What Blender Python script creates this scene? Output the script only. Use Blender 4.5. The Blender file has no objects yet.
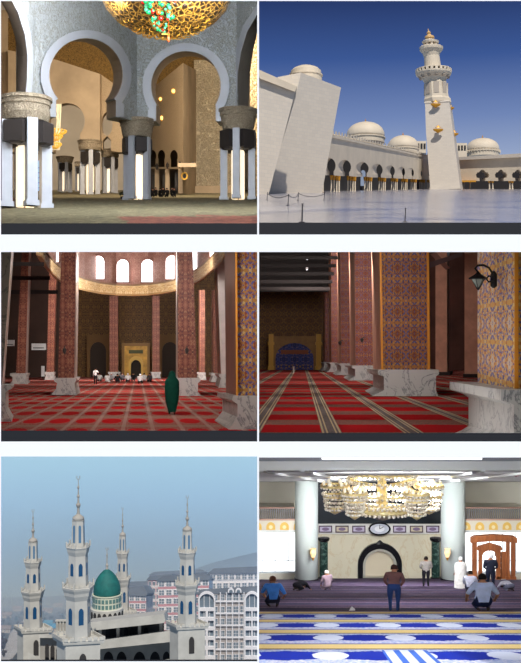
import bpy, math, random
from mathutils import Vector, Matrix
from mathutils.geometry import tessellate_polygon
random.seed(7)
SC = bpy.context.scene
COL = SC.collection
F = 1000.0
CX, CY = 260.5, 331.5
PI = math.pi

DS = 1.0
def P(px, py, d):
    d = d * DS
    return ((px - CX) * d / F, d, (CY - py) * d / F)

def lin(c):
    return tuple((v / 255 / 12.92) if v / 255 <= 0.04045 else ((v / 255 + 0.055) / 1.055) ** 2.4 for v in c) + (1.0,)

# ---------------------------------------------------------------- materials
class NT:
    def __init__(s, name):
        s.m = bpy.data.materials.new(name)
        s.m.use_nodes = True
        s.t = s.m.node_tree
        s.b = s.t.nodes['Principled BSDF']
    def n(s, typ, **kw):
        nd = s.t.nodes.new(typ)
        for k, v in kw.items():
            setattr(nd, k, v)
        return nd
    def lk(s, a, b):
        s.t.links.new(a, b)
    def m_(s, op, a, b=None, c=None):
        nd = s.n('ShaderNodeMath', operation=op)
        for i, v in enumerate((a, b, c)):
            if v is None: continue
            if isinstance(v, (int, float)): nd.inputs[i].default_value = v
            else: s.lk(v, nd.inputs[i])
        return nd.outputs[0]
    def mix(s, f, a, b):
        nd = s.n('ShaderNodeMix', data_type='RGBA')
        if isinstance(f, (int, float)): nd.inputs[0].default_value = f
        else: s.lk(f, nd.inputs[0])
        for i, v in ((6, a), (7, b)):
            if isinstance(v, tuple): nd.inputs[i].default_value = lin(v)
            else: s.lk(v, nd.inputs[i])
        return nd.outputs[2]
    def ramp(s, f, stops, const=False):
        nd = s.n('ShaderNodeValToRGB')
        if const: nd.color_ramp.interpolation = 'CONSTANT'
        el = nd.color_ramp.elements
        while len(el) > 1: el.remove(el[0])
        el[0].position = stops[0][0]; el[0].color = lin(stops[0][1])
        for p, c in stops[1:]:
            e = el.new(p); e.color = lin(c)
        s.lk(f, nd.inputs[0])
        return nd.outputs[0]
    def coord(s, kind='Object', scale=(1, 1, 1)):
        tc = s.n('ShaderNodeTexCoord')
        mp = s.n('ShaderNodeMapping')
        mp.inputs['Scale'].default_value = scale
        s.lk(tc.outputs[kind], mp.inputs[0])
        return mp.outputs[0]
    def noise(s, vec, scale, detail=4, rough=.55, dist=0):
        nd = s.n('ShaderNodeTexNoise')
        nd.inputs['Scale'].default_value = scale
        nd.inputs['Detail'].default_value = detail
        nd.inputs['Roughness'].default_value = rough
        nd.inputs['Distortion'].default_value = dist
        if vec is not None: s.lk(vec, nd.inputs['Vector'])
        return nd.outputs[0]
    def voro(s, vec, scale, feature='F1', out=0):
        nd = s.n('ShaderNodeTexVoronoi', feature=feature)
        nd.inputs['Scale'].default_value = scale
        if vec is not None: s.lk(vec, nd.inputs['Vector'])
        return nd.outputs[out]
    def bump(s, h, strength=.4, dist=.1):
        nd = s.n('ShaderNodeBump')
        nd.inputs['Strength'].default_value = strength
        nd.inputs['Distance'].default_value = dist
        s.lk(h, nd.inputs['Height'])
        s.lk(nd.outputs[0], s.b.inputs['Normal'])
    def base(s, c):
        if isinstance(c, tuple): s.b.inputs['Base Color'].default_value = lin(c)
        else: s.lk(c, s.b.inputs['Base Color'])
    def rough(s, r): s.b.inputs['Roughness'].default_value = r
    def uv(s):
        tc = s.n('ShaderNodeTexCoord')
        sp = s.n('ShaderNodeSeparateXYZ')
        s.lk(tc.outputs['UV'], sp.inputs[0])
        return sp.outputs[0], sp.outputs[1], tc.outputs['UV']

def plain(name, c, rough=.6, metal=0, var=.0, scale=1.0, emis=None, estr=0, spec=.4):
    t = NT(name)
    if var > 0:
        nz = t.noise(t.coord('Object'), scale, 5)
        lo = tuple(max(0, v * (1 - var)) for v in c); hi = tuple(min(255, v * (1 + var)) for v in c)
        t.base(t.ramp(nz, [(.3, lo), (.7, hi)]))
    else:
        t.base(c)
    t.rough(rough); t.b.inputs['Metallic'].default_value = metal
    t.b.inputs['Specular IOR Level'].default_value = spec
    if emis:
        t.b.inputs['Emission Color'].default_value = lin(emis)
        t.b.inputs['Emission Strength'].default_value = estr
    return t.m

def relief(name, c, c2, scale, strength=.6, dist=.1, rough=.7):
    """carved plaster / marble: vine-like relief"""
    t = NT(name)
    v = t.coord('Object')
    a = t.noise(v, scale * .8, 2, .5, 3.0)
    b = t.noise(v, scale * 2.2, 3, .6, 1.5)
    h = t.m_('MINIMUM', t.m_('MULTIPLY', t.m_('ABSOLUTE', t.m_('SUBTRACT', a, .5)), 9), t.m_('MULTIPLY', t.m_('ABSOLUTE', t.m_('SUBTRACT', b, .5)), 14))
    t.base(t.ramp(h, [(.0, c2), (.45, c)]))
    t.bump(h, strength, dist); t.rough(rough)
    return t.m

def marble(name, c=(205, 200, 196), vein=(120, 118, 122), scale=1.0, rough=.35):
    t = NT(name)
    v = t.coord('Object')
    nz = t.noise(v, scale, 6, .62, 1.2)
    d = t.m_('ABSOLUTE', t.m_('SUBTRACT', nz, .5))
    cl = t.noise(v, scale * .4, 3)
    c3 = tuple(x * .9 for x in c)
    body = t.mix(cl, c3, c)
    t.base(t.mix(t.ramp(d, [(0, (255, 255, 255)), (.022, (0, 0, 0))]), body, vein))
    t.rough(rough)
    return t.m

def ornament(name, pal, cell, spec=.3, rough=.55, axes='XZ'):
    """mirrored arabesque of small coloured pieces; cell = size of a repeat in metres"""
    t = NT(name)
    tc = t.n('ShaderNodeTexCoord'); sp = t.n('ShaderNodeSeparateXYZ')
    t.lk(tc.outputs['Object'], sp.inputs[0])
    xs = t.m_('ADD', sp.outputs[0], t.m_('MULTIPLY', sp.outputs[1], .25))
    u = t.m_('MULTIPLY', t.m_('PINGPONG', t.m_('ADD', xs, 50 * cell), cell), 1 / cell)
    w = t.m_('MULTIPLY', t.m_('PINGPONG', t.m_('ADD', sp.outputs[2], 50 * cell), cell * 1.3), 1 / cell)
    cb = t.n('ShaderNodeCombineXYZ'); t.lk(u, cb.inputs[0]); t.lk(w, cb.inputs[1])
    vec = cb.outputs[0]
    vcol = t.voro(vec, 6.0, 'F1', 1)
    sx = t.n('ShaderNodeSeparateXYZ'); t.lk(vcol, sx.inputs[0])
    n = len(pal)
    colr = t.ramp(sx.outputs[0], [(i / n, c) for i, c in enumerate(pal)], True)
    r = t.m_('ADD', t.m_('SINE', t.m_('MULTIPLY', u, 11)), t.m_('SINE', t.m_('MULTIPLY', w, 9)))
    line = t.m_('LESS_THAN', t.m_('ABSOLUTE', r), .28)
    t.base(t.mix(line, colr, pal[0]))
    t.rough(rough); t.b.inputs['Specular IOR Level'].default_value = spec
    return t.m

# ---------------------------------------------------------------- meshes
class MB:
    """collects shapes given in picture-pixel units; local (thing) or world mapping"""
    def __init__(s, T=None):
        s.v = []; s.f = []; s.mi = []; s.cur = 0; s.T = T; s.uvs = None
    def pt(s, x, y, k=0.0):
        if s.T is None: return P(x, y, k)
        T = s.T
        return ((x - T.bx) * T.s, k * T.s, (T.by - y) * T.s)
    def add(s, vs, fs):
        o = len(s.v); s.v += [tuple(v) for v in vs]
        for f in fs: s.f.append(tuple(i + o for i in f)); s.mi.append(s.cur)
    def hexa(s, p):
        s.add(p, [(0, 1, 2, 3), (7, 6, 5, 4), (0, 4, 5, 1), (1, 5, 6, 2), (2, 6, 7, 3), (3, 7, 4, 0)])
    def box(s, x0, x1, y0, y1, k0, k1):
        q = s.pt
        s.hexa([q(x0, y1, k0), q(x1, y1, k0), q(x1, y0, k0), q(x0, y0, k0), q(x0, y1, k1), q(x1, y1, k1), q(x1, y0, k1), q(x0, y0, k1)])
    def rbox(s, cx, ck, y0, y1, hw, hk, rot):
        """upright box turned about its axis (local mode)"""
        vs = []
        for y in (y1, y0):
            for a, b in ((-1, -1), (1, -1), (1, 1), (-1, 1)):
                x = a * hw * math.cos(rot) - b * hk * math.sin(rot); k = a * hw * math.sin(rot) + b * hk * math.cos(rot)
                vs.append(s.pt(cx + x, y, ck + k))
        s.add(vs, [(0, 1, 2, 3), (4, 5, 6, 7), (0, 4, 5, 1), (1, 5, 6, 2), (2, 6, 7, 3), (3, 7, 4, 0)])
    def poly(s, outer, holes=(), k=0.0, back=(0, 0, 1.0)):
        kf = k if callable(k) else (lambda x: k)
        loops = [list(outer)] + [list(h) for h in holes]
        flat = [p for l in loops for p in l]
        tris = tessellate_polygon([[Vector((x, y, 0)) for x, y in l] for l in loops])
        n = len(flat)
        front = [s.pt(x, y, kf(x)) for x, y in flat]
        rear = [s.pt(x + back[0], y + back[1], kf(x) + back[2]) for x, y in flat]
        fs = [tuple(t) for t in tris] + [tuple(i + n for i in reversed(t)) for t in tris]
        o = 0
        for l in loops:
            m = len(l)
            for i in range(m):
                a, b = o + i, o + (i + 1) % m
                fs.append((a, b, b + n, a + n))
            o += m
        s.add(front + rear, fs)
    def loft(s, secs, n=16, rot=0.0, ck=0.0, kr=1.0, caps=True, full=True):
        """secs: (cx, y, r[, rk]) from bottom to top or reverse"""
        vs = []; fs = []
        for sec in secs:
            cx, y, r = sec[:3]; rk = sec[3] if len(sec) > 3 else r * kr
            for i in range(n):
                a = rot + 2 * PI * i / n
                vs.append(s.pt(cx + r * math.cos(a), y, ck + rk * math.sin(a)))
        for j in range(len(secs) - 1):
            for i in range(n):
                fs.append((j * n + i, j * n + (i + 1) % n, (j + 1) * n + (i + 1) % n, (j + 1) * n + i))
        if caps:
            fs.append(tuple(range(n - 1, -1, -1))); fs.append(tuple((len(secs) - 1) * n + i for i in range(n)))
        s.add(vs, fs)
    def ball(s, cx, cy, k, r, ry=None, rk=None, n=8, m=6):
        ry = ry or r; rk = rk or r
        vs = [s.pt(cx, cy - ry, k)]
        for j in range(1, m):
            t = PI * j / m
            for i in range(n):
                a = 2 * PI * i / n
                vs.append(s.pt(cx + r * math.sin(t) * math.cos(a), cy - ry * math.cos(t), k + rk * math.sin(t) * math.sin(a)))
        vs.append(s.pt(cx, cy + ry, k))
        fs = [(0, 1 + i, 1 + (i + 1) % n) for i in range(n)]
        for j in range(m - 2):
            for i in range(n):
                a = 1 + j * n
                fs.append((a + i, a + n + i, a + n + (i + 1) % n, a + (i + 1) % n))
        e = len(vs) - 1; a = 1 + (m - 2) * n
        fs += [(a + i, e, a + (i + 1) % n) for i in range(n)]
        s.add(vs, fs)
    def tube(s, pts, r, n=6):
        """pts in px mapping, r in px (local) or metres (world)"""
        q = [Vector(s.pt(*p)) for p in pts]
        rr = r * (s.T.s if s.T is not None else 1.0)
        vs = []; fs = []
        for i, p in enumerate(q):
            d = (q[min(i + 1, len(q) - 1)] - q[max(i - 1, 0)])
            if d.length < 1e-9: d = Vector((0, 0, 1))
            d.normalize()
            a = d.cross(Vector((0, 1, 0)))
            if a.length < .1: a = d.cross(Vector((1, 0, 0)))
            a.normalize(); b = d.cross(a)
            ri = rr[i] if isinstance(rr, (list, tuple)) else rr
            for j in range(n):
                t = 2 * PI * j / n
                vs.append(p + a * (ri * math.cos(t)) + b * (ri * math.sin(t)))
        for i in range(len(q) - 1):
            for j in range(n):
                fs.append((i * n + j, i * n + (j + 1) % n, (i + 1) * n + (j + 1) % n, (i + 1) * n + j))
        fs.append(tuple(range(n - 1, -1, -1))); fs.append(tuple((len(q) - 1) * n + j for j in range(n)))
        s.add(vs, fs)
    def build(s, name, mats, parent='auto', smooth=False, kind=None, label=None):
        if not isinstance(mats, (list, tuple)): mats = [mats]
        me = bpy.data.meshes.new(name)
        me.from_pydata(s.v, [], s.f)
        for m in mats: me.materials.append(m)
        for p, i in zip(me.polygons, s.mi):
            p.material_index = min(i, len(mats) - 1); p.use_smooth = smooth
        import bmesh
        b = bmesh.new(); b.from_mesh(me)
        bmesh.ops.recalc_face_normals(b, faces=b.faces); b.to_mesh(me); b.free()
        o = bpy.data.objects.new(name, me); COL.objects.link(o)
        if parent == 'auto': parent = s.T.root if s.T is not None else None
        if parent is not None: o.parent = parent
        if kind: o['kind'] = kind
        if label: o['label'] = label
        return o

class Thing:
    def __init__(s, name, label, cat, bx, by, d, group=None, rot=0):
        s.bx, s.by, s.d, s.s = bx, by, d, d * DS / F
        o = bpy.data.objects.new(name, None); COL.objects.link(o)
        o.empty_display_size = .2
        o.location = P(bx, by, d); o.rotation_euler = (0, 0, rot)
        o['label'] = label; o['category'] = cat
        if group: o['group'] = group
        s.root = o
    def mb(s): return MB(s)

def solo(o, label, cat, group=None):
    o['label'] = label; o['category'] = cat
    if group: o['group'] = group
    return o

def copy_tree(o, parent=None):
    c = o.copy(); COL.objects.link(c)
    if parent is not None: c.parent = parent
    for ch in list(o.children): copy_tree(ch, c)
    return c

def moved(T, bx, by, d, label, group=None, sx=None, sz=None):
    c = copy_tree(T.root)
    c.location = P(bx, by, d); k = d / T.d
    c.scale = ((sx or 1) * k, (sx or 1) * k, (sz or sx or 1) * k)
    c['label'] = label
    if group: c['group'] = group
    return c

def struct(mb, name, mat, **kw):
    return mb.build(name, mat, None, kind='structure', **kw)

def carpet(name, h, vx, vy, px0, px1, dn, df, mat, n=2):
    dn *= DS; df *= DS; h *= DS
    """raked floor plane; uv = native metres (sideways, depth)"""
    vs = []; uv = []
    def xat(px, d): return (px - CX) * d / F
    for d in (dn, df):
        for px in (px0, px1):
            z = (CY - vy) / F * d - h
            vs.append((xat(px, d), d, z)); uv.append(((px - vx) * d / F, d))
    lo = [(x, y, z - .05) for x, y, z in vs]
    me = bpy.data.meshes.new(name)
    me.from_pydata(vs + lo, [], [(0, 1, 3, 2), (4, 6, 7, 5), (0, 4, 5, 1), (2, 3, 7, 6), (0, 2, 6, 4), (1, 5, 7, 3)])
    l = me.uv_layers.new(name='UVMap')
    for p in me.polygons:
        for li in p.loop_indices: l.data[li].uv = uv[me.loops[li].vertex_index % 4]
    me.materials.append(mat)
    o = bpy.data.objects.new(name, me); COL.objects.link(o); o['kind'] = 'structure'
    return o

def horseshoe(cx, top, r, cy, waist, wy, bottom, n=22, ry=None):
    """arch opening: round head of radius r centred (cx,cy), pinched to half-width waist at wy, straight to bottom"""
    ry = ry or (cy - top)
    pts = [(cx - waist, bottom), (cx - waist, wy)]
    a0 = math.asin(min(1, max(-1, (wy - cy) / ry * .96))) if wy > cy else 0
    for i in range(n + 1):
        a = PI + a0 * 1.0 - (PI + 2 * a0) * -0 
        t = (PI - -a0) - (PI + 2 * a0) * (i / n)      # from lower left over the top to lower right
        pts.append((cx + r * math.cos(t), cy - ry * math.sin(t)))
    pts += [(cx + waist, wy), (cx + waist, bottom)]
    return pts

def area(name, loc, size, target, power, col, sy=None):
    l = bpy.data.lights.new(name, 'AREA'); l.energy = power; l.color = col; l.size = size
    if sy: l.shape = 'RECTANGLE'; l.size_y = sy
    o = bpy.data.objects.new(name, l); COL.objects.link(o); o.location = loc
    o.rotation_euler = (Vector(target) - Vector(loc)).to_track_quat('-Z', 'Y').to_euler()
    return o

# ---------------------------------------------------------------- people
J0 = dict(pel=(0, 0, .53), sp=(0, 0, .63), ch=(0, 0, .74), nk=(0, 0, .84), hd=(0, .01, .90), tp=(0, .005, .96),
          hl=(-.05, 0, .51), kl=(-.055, .01, .28), al=(-.055, -.01, .05), tl=(-.06, .08, .02),
          hr=(.05, 0, .51), kr=(.055, .01, .28), ar=(.055, -.01, .05), tr=(.06, .08, .02),
          sl=(-.105, 0, .80), el=(-.13, -.01, .63), wl=(-.135, .04, .49),
          sr=(.105, 0, .80), er=(.13, -.01, .63), wr=(.135, .04, .49))
RAD = dict(pel=.075, sp=.072, ch=.082, nk=.032, hd=.05, tp=.047, hl=.055, kl=.036, al=.024, tl=.018, sl=.042, el=.029, wl=.019)
for _k in ('hl', 'kl', 'al', 'tl', 'sl', 'el', 'wl'): RAD[_k[0] + 'r'] = RAD[_k]
ED = [('pel', 'sp'), ('sp', 'ch'), ('ch', 'nk'), ('nk', 'hd'), ('hd', 'tp'), ('pel', 'hl'), ('hl', 'kl'), ('kl', 'al'), ('al', 'tl'),
      ('pel', 'hr'), ('hr', 'kr'), ('kr', 'ar'), ('ar', 'tr'), ('ch', 'sl'), ('sl', 'el'), ('el', 'wl'), ('ch', 'sr'), ('sr', 'er'), ('er', 'wr')]
KNEEL = dict(pel=(0, 0, .16), sp=(0, .01, .26), ch=(0, .03, .37), nk=(0, .04, .47), hd=(0, .06, .53), tp=(0, .06, .59),
             hl=(-.06, .0, .13), kl=(-.09, .22, .06), al=(-.07, .0, .035), tl=(-.05, -.07, .02),
             hr=(.06, .0, .13), kr=(.09, .22, .06), ar=(.07, .0, .035), tr=(.05, -.07, .02),
             sl=(-.11, .03, .43), el=(-.15, .05, .27), wl=(-.10, .18, .15), sr=(.11, .03, .43), er=(.15, .05, .27), wr=(.10, .18, .15))
BOW = dict(pel=(0, 0, .16), sp=(0, .08, .19), ch=(0, .18, .19), nk=(0, .27, .16), hd=(0, .33, .12), tp=(0, .37, .07),
           hl=(-.06, .0, .13), kl=(-.08, .16, .06), al=(-.07, -.02, .035), tl=(-.05, -.09, .02),
           hr=(.06, .0, .13), kr=(.08, .16, .06), ar=(.07, -.02, .035), tr=(.05, -.09, .02),
           sl=(-.11, .22, .20), el=(-.17, .25, .10), wl=(-.13, .36, .03), sr=(.11, .22, .20), er=(.17, .25, .10), wr=(.13, .36, .03))
SKIN = {}
def pmat(c, rough=.85):
    if c not in SKIN: SKIN[c] = plain('cloth_%d' % len(SKIN), c, rough, spec=.15, var=.08, scale=6)
    return SKIN[c]
WIDE = 1.0
def person(label, bx, by, d, H, pose, rot, shirt, legs, hair=(28, 24, 22), skin=(176, 124, 96), group=None, fat=1.0, cap=None, robe=None, fingers=True, sleeves='long', T=None):
    """H = standing height in metres, rot = turn about the vertical (0 = back to the camera)"""
    Tn = Thing('person', label, 'person', bx, by, d, group, rot)
    Tn.root.scale = (WIDE, 1, 1)
    J = dict(J0); J.update(pose)
    names = list(J)
    me = bpy.data.meshes.new('skeleton')
    order = ['pel'] + [n for n in names if n != 'pel']
    idx = {n: i for i, n in enumerate(order)}
    me.from_pydata([Vector(J[n]) * H for n in order], [(idx[a], idx[b]) for a, b in ED], [])
    o = bpy.data.objects.new('body', me); COL.objects.link(o)
    sk = o.modifiers.new('Skin', 'SKIN'); sk.use_smooth_shade = True
    for n in order:
        r = RAD[n] * H * (fat if n in ('pel', 'sp', 'ch', 'sl', 'sr', 'hl', 'hr') else 1)
        me.skin_vertices[0].data[idx[n]].radius = (r, r * (.8 if n in ('pel', 'sp', 'ch') else 1))
        me.skin_vertices[0].data[idx[n]].use_root = (n == 'pel')
    ss = o.modifiers.new('Sub', 'SUBSURF'); ss.levels = ss.render_levels = 1
    dg = bpy.context.evaluated_depsgraph_get()
    nm = bpy.data.meshes.new_from_object(o.evaluated_get(dg)); nm.name = 'body'
    verts = [v.co.copy() for v in nm.vertices]; faces = [tuple(p.vertices) for p in nm.polygons]
    bpy.data.objects.remove(o); bpy.data.meshes.remove(me); bpy.data.meshes.remove(nm)
    # hands with five bent fingers, nose and ears, joined to the same mesh
    b = MB(None); b.pt = lambda x, y, k: (x, y, k); b.v = [tuple(v) for v in verts]; b.f = list(faces); b.mi = [0] * len(faces)
    def tb(pts, r): MB.tube(b, [tuple(p) for p in pts], r, 5)
    if fingers:
        for side, sg in (('l', -1), ('r', 1)):
            w = Vector(J['w' + side]); e = Vector(J['e' + side]); dr = (w - e).normalized()
            sd = dr.cross(Vector((0, 0, 1))); sd = sd.normalized() if sd.length > .1 else Vector((0, 1, 0))
            up = sd.cross(dr)
            palm = w + dr * .028
            tb([w * H, (w + dr * .02) * H, (w + dr * .05) * H], .016 * H)
            for q, ln in enumerate((.034, .040, .037, .028)):
                r0 = w + dr * .045 + sd * ((q - 1.5) * .0085)
                tb([r0 * H, (r0 + dr * ln * .5 - up * .003) * H, (r0 + dr * ln - up * .014) * H], .0052 * H)
            t0 = w + dr * .018 + sd * .014 * -sg
            tb([t0 * H, (t0 + dr * .018 + sd * .012 * -sg) * H, (t0 + dr * .034 + sd * .014 * -sg - up * .006) * H], .006 * H)
    hd = (Vector(J['hd']) + Vector(J['tp'])) / 2; upv = (Vector(J['tp']) - Vector(J['nk'])).normalized()
    rt = Vector((1, 0, 0)); fw = upv.cross(rt) * -1
    if fw.y < 0 and abs(fw.y) > .3: fw = -fw
    c0 = Vector(J['hd'])
    tb([(c0 + fw * .040 + upv * .02) * H, (c0 + fw * .062 - upv * .0) * H, (c0 + fw * .046 - upv * .006) * H], .008 * H)
    for sg in (-1, 1): tb([(c0 + rt * sg * .046 + upv * .012) * H, (c0 + rt * sg * .056) * H, (c0 + rt * sg * .047 - upv * .012) * H], .008 * H)
    # materials by nearest bone
    def dist(p, a, c):
        ab = c - a; t = max(0, min(1, (p - a).dot(ab) / max(ab.length_squared, 1e-9))); return (p - a - ab * t).length
    reg = {'nk': 0, 'tp': 0}
    segs = []
    for a, c in ED:
        if c in ('hd', 'tp'): r = 0
        elif c in ('nk', 'sp', 'ch', 'sl', 'sr', 'el', 'er'): r = 1
        elif c in ('wl', 'wr'): r = 1 if sleeves == 'long' else 0
        elif c in ('tl', 'tr'): r = 3
        else: r = 2
        segs.append((Vector(J[a]) * H, Vector(J[c]) * H, r))
    nb = len(faces)
    for i, f in enumerate(b.f):
        if i >= nb: b.mi[i] = 0; continue
        p = sum((Vector(b.v[j]) for j in f), Vector()) / len(f)
        b.mi[i] = min(segs, key=lambda s_: dist(p, s_[0], s_[1]))[2]
    body = b.build('body', [pmat(skin), pmat(shirt), pmat(legs), pmat((60, 50, 46))], Tn.root, smooth=True)
    h = MB(None); h.pt = lambda x, y, k: (x, y, k)
    hc = hd * H - fw * .008 * H + upv * .008 * H
    rr = .054 * H
    vs = []; n, m = 12, 6
    ring = []
    for j in range(m + 1):
        t = (PI * .56) * j / m
        for i in range(n):
            a = 2 * PI * i / n
            lower = 1.0 + (.35 if math.sin(a) < .2 and j == m else 0)
            vs.append(hc + upv * (rr * 1.12 * math.cos(t * lower)) + rt * (rr * math.sin(t) * math.cos(a)) + fw * (rr * math.sin(t) * math.sin(a)))
    fs = [(j * n + i, j * n + (i + 1) % n, (j + 1) * n + (i + 1) % n, (j + 1) * n + i) for j in range(m) for i in range(n)]
    h.add(vs, fs)
    h.build('cap' if cap else 'hair', pmat(cap or hair), Tn.root, smooth=True)
    if robe:
        c, secs = robe      # secs: (z, rx, ry, yoff)
        g = MB(None); g.pt = lambda x, y, k: (x, y, k)
        n = 20; vs = []
        for j, (z, rx, ry, yo) in enumerate(secs):
            for i in range(n):
                a = 2 * PI * i / n; w = 1 + .05 * math.sin(a * 7) * (1 if z < .5 else .2)
                vs.append((rx * w * math.cos(a) * H, (yo + ry * w * math.sin(a)) * H, z * H))
        fs = [(j * n + i, j * n + (i + 1) % n, (j + 1) * n + (i + 1) % n, (j + 1) * n + i) for j in range(len(secs) - 1) for i in range(n)]
        fs.append(tuple((len(secs) - 1) * n + i for i in range(n)))
        g.add(vs, fs); g.build('robe', pmat(c), Tn.root, smooth=True)
    return Tn

def depth(h, vy, py): return F * h / (py - vy)
WHITE = plain('white_plaster', (236, 236, 236), .9)
# ================================================================ camera, view, sky
cam = bpy.data.cameras.new('camera'); co = bpy.data.objects.new('camera', cam); COL.objects.link(co)
cam.sensor_fit = 'HORIZONTAL'; cam.sensor_width = 36; cam.lens = F / 521 * 36
cam.clip_start = .1; cam.clip_end = 6000
co.rotation_euler = (PI / 2, 0, 0); SC.camera = co
SC.view_settings.view_transform = 'Standard'; SC.view_settings.look = 'None'
SC.view_settings.exposure = 0; SC.view_settings.gamma = 1; SC.view_settings.use_curve_mapping = False
W = bpy.data.worlds.new('sky'); SC.world = W; W.use_nodes = True
wt = W.node_tree; bg = wt.nodes['Background']
tc = wt.nodes.new('ShaderNodeTexCoord'); sp = wt.nodes.new('ShaderNodeSeparateXYZ'); wt.links.new(tc.outputs['Generated'], sp.inputs[0])
mr = wt.nodes.new('ShaderNodeMapRange'); mr.inputs['From Min'].default_value = -.4; mr.inputs['From Max'].default_value = .4
wt.links.new(sp.outputs[2], mr.inputs['Value'])
rp = wt.nodes.new('ShaderNodeValToRGB'); wt.links.new(mr.outputs[0], rp.inputs[0])
def zpos(py): 
    z = (CY - py) / F; z = z / math.sqrt(1 + z * z); return (z + .4) / .8
stops = [(700, (105, 132, 165)), (600, (112, 145, 182)), (545, (128, 166, 208)), (500, (150, 194, 236)), (456, (166, 212, 242)), (330, (185, 205, 225)),
         (200, (178, 186, 206)), (165, (152, 168, 200)), (120, (112, 134, 182)), (60, (60, 88, 148)), (0, (40, 58, 106)), (-40, (34, 52, 96))]
el = rp.color_ramp.elements
el[0].position = zpos(stops[0][0]); el[0].color = lin(stops[0][1])
el[1].position = zpos(stops[-1][0]); el[1].color = lin(stops[-1][1])
for y, c in stops[1:-1]:
    e = el.new(zpos(y)); e.color = lin(c)
wt.links.new(rp.outputs[0], bg.inputs[0]); bg.inputs[1].default_value = 1.0
sun = bpy.data.lights.new('sun', 'SUN'); sun.energy = 4.2; sun.angle = .02; sun.color = (1, .95, .88)
so = bpy.data.objects.new('sun', sun); COL.objects.link(so)
so.rotation_euler = Vector((-.085, .62, -.77)).to_track_quat('-Z', 'Y').to_euler()

# ================================================================ the white wall with its six openings
D0 = 15.0
white = plain('matt_white_wall_paint', (250, 250, 250), .95, spec=.1)
openings = [(1, 257.2, 1, 234.5), (259, 521.5, 1, 234.5), (1, 257.2, 252, 441.5), (259, 521.5, 252, 441.5), (1, 257.2, 456.5, 661.3), (259, 521.5, 457.5, 664.5)]
w = MB(); w.poly([(-420, -120), (940, -120), (940, 780), (-420, 780)], [[(a, c), (b, c), (b, d), (a, d)] for a, b, c, d in openings], k=D0, back=(0, 0, .03))
struct(w, 'wall_front', white)
sill = plain('dark_charcoal_sill', (30, 29, 31), .5)
for i, (a, b, y0, y1) in enumerate([(1, 257.2, 223.3, 234.5), (259, 521.5, 222.6, 234.5), (1, 257.2, 430.6, 441.5), (259, 521.5, 433.0, 441.5), (1, 257.2, 659.6, 661.3)]):
    w = MB(); w.box(a, b, y0, y1, D0 + .001, D0 + .06); struct(w, 'trim_%d' % (i + 1), sill)
shellm = plain('pale_stone_shell', (170, 165, 158), .9)
def slabq(name, q, off, mat=shellm):
    m = MB(None); a = [P(*p) for p in q]; m.hexa(a + [(x + off[0], y + off[1], z + off[2]) for x, y, z in a]); return struct(m, name, mat)
# partition between left and right rooms, and decks between the rows
slabq('wall_partition', [(257.9, 700, D0 + .05), (257.9, -60, D0 + .05), (257.9, -60, 175), (257.9, 700, 175)], (.018, 0, 0))
dark = plain('dark_brown_timber', (38, 28, 26), .7)
slabq('floor_deck', [(-20, 241, D0 + .1), (257.6, 241, D0 + .1), (257.6, 241, 150), (-20, 241, 150)], (0, 0, -.15))
slabq('ceiling_deck', [(-20, 247, D0 + .1), (545, 247, D0 + .1), (545, 247, 175), (-20, 247, 175)], (0, 0, .12), dark)
slabq('floor_deck', [(-20, 443, D0 + .1), (545, 443, D0 + .1), (545, 443, 175), (-20, 443, 175)], (0, 0, -.03))
slabq('ceiling_deck', [(259, 454, D0 + .1), (545, 454, D0 + .1), (545, 454, 110), (259, 454, 110)], (0, 0, .08), WHITE)
slabq('wall_left', [(-19, 243, D0 + .1), (-19, -60, D0 + .1), (-19, -60, 130), (-19, 243, 130)], (-.2, 0, 0))
slabq('wall_left', [(-19, 443, D0 + .1), (-19, 247, D0 + .1), (-19, 247, 175), (-19, 443, 175)], (-.2, 0, 0))
slabq('wall_right', [(543, 443, D0 + .1), (543, 247, D0 + .1), (543, 247, 175), (543, 443, 175)], (.2, 0, 0))
slabq('wall_right', [(543, 700, D0 + .1), (543, 454, D0 + .1), (543, 454, 110), (543, 700, 110)], (.2, 0, 0))
slabq('ceiling', [(-20, -55, D0 + .1), (257.6, -55, D0 + .1), (257.6, -55, 130), (-20, -55, 130)], (0, 0, .3))

# ================================================================ ROOM 1: domed prayer hall with white arcade
H1, V1 = 1.3, 180.0
def d1(py): return depth(H1, V1, py)
cp = NT('olive_gold_carpet')
u, v, uvv = cp.uv()
mp = cp.n('ShaderNodeMapping'); mp.inputs['Scale'].default_value = (1, .35, 1); cp.lk(uvv, mp.inputs[0])
nz = cp.noise(mp.outputs[0], 2.2, 6, .7, 1.5); nz2 = cp.noise(mp.outputs[0], .55, 4, .6, 2)
green = cp.ramp(nz, [(.3, (66, 60, 42)), (.5, (104, 96, 68)), (.7, (134, 122, 92))])
red = cp.ramp(nz, [(.35, (92, 46, 38)), (.6, (140, 84, 66))])
near = cp.m_('LESS_THAN', cp.m_('ADD', v, cp.m_('MULTIPLY', nz2, 8)), 40.0)
rgt = cp.m_('GREATER_THAN', cp.m_('ADD', u, cp.m_('MULTIPLY', nz2, 2)), .6)
cp.base(cp.mix(cp.m_('MULTIPLY', near, rgt), green, red)); cp.rough(.95)
carpet('floor', H1, 130, V1, -18, 257.5, 24, 128, cp.m)

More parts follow.
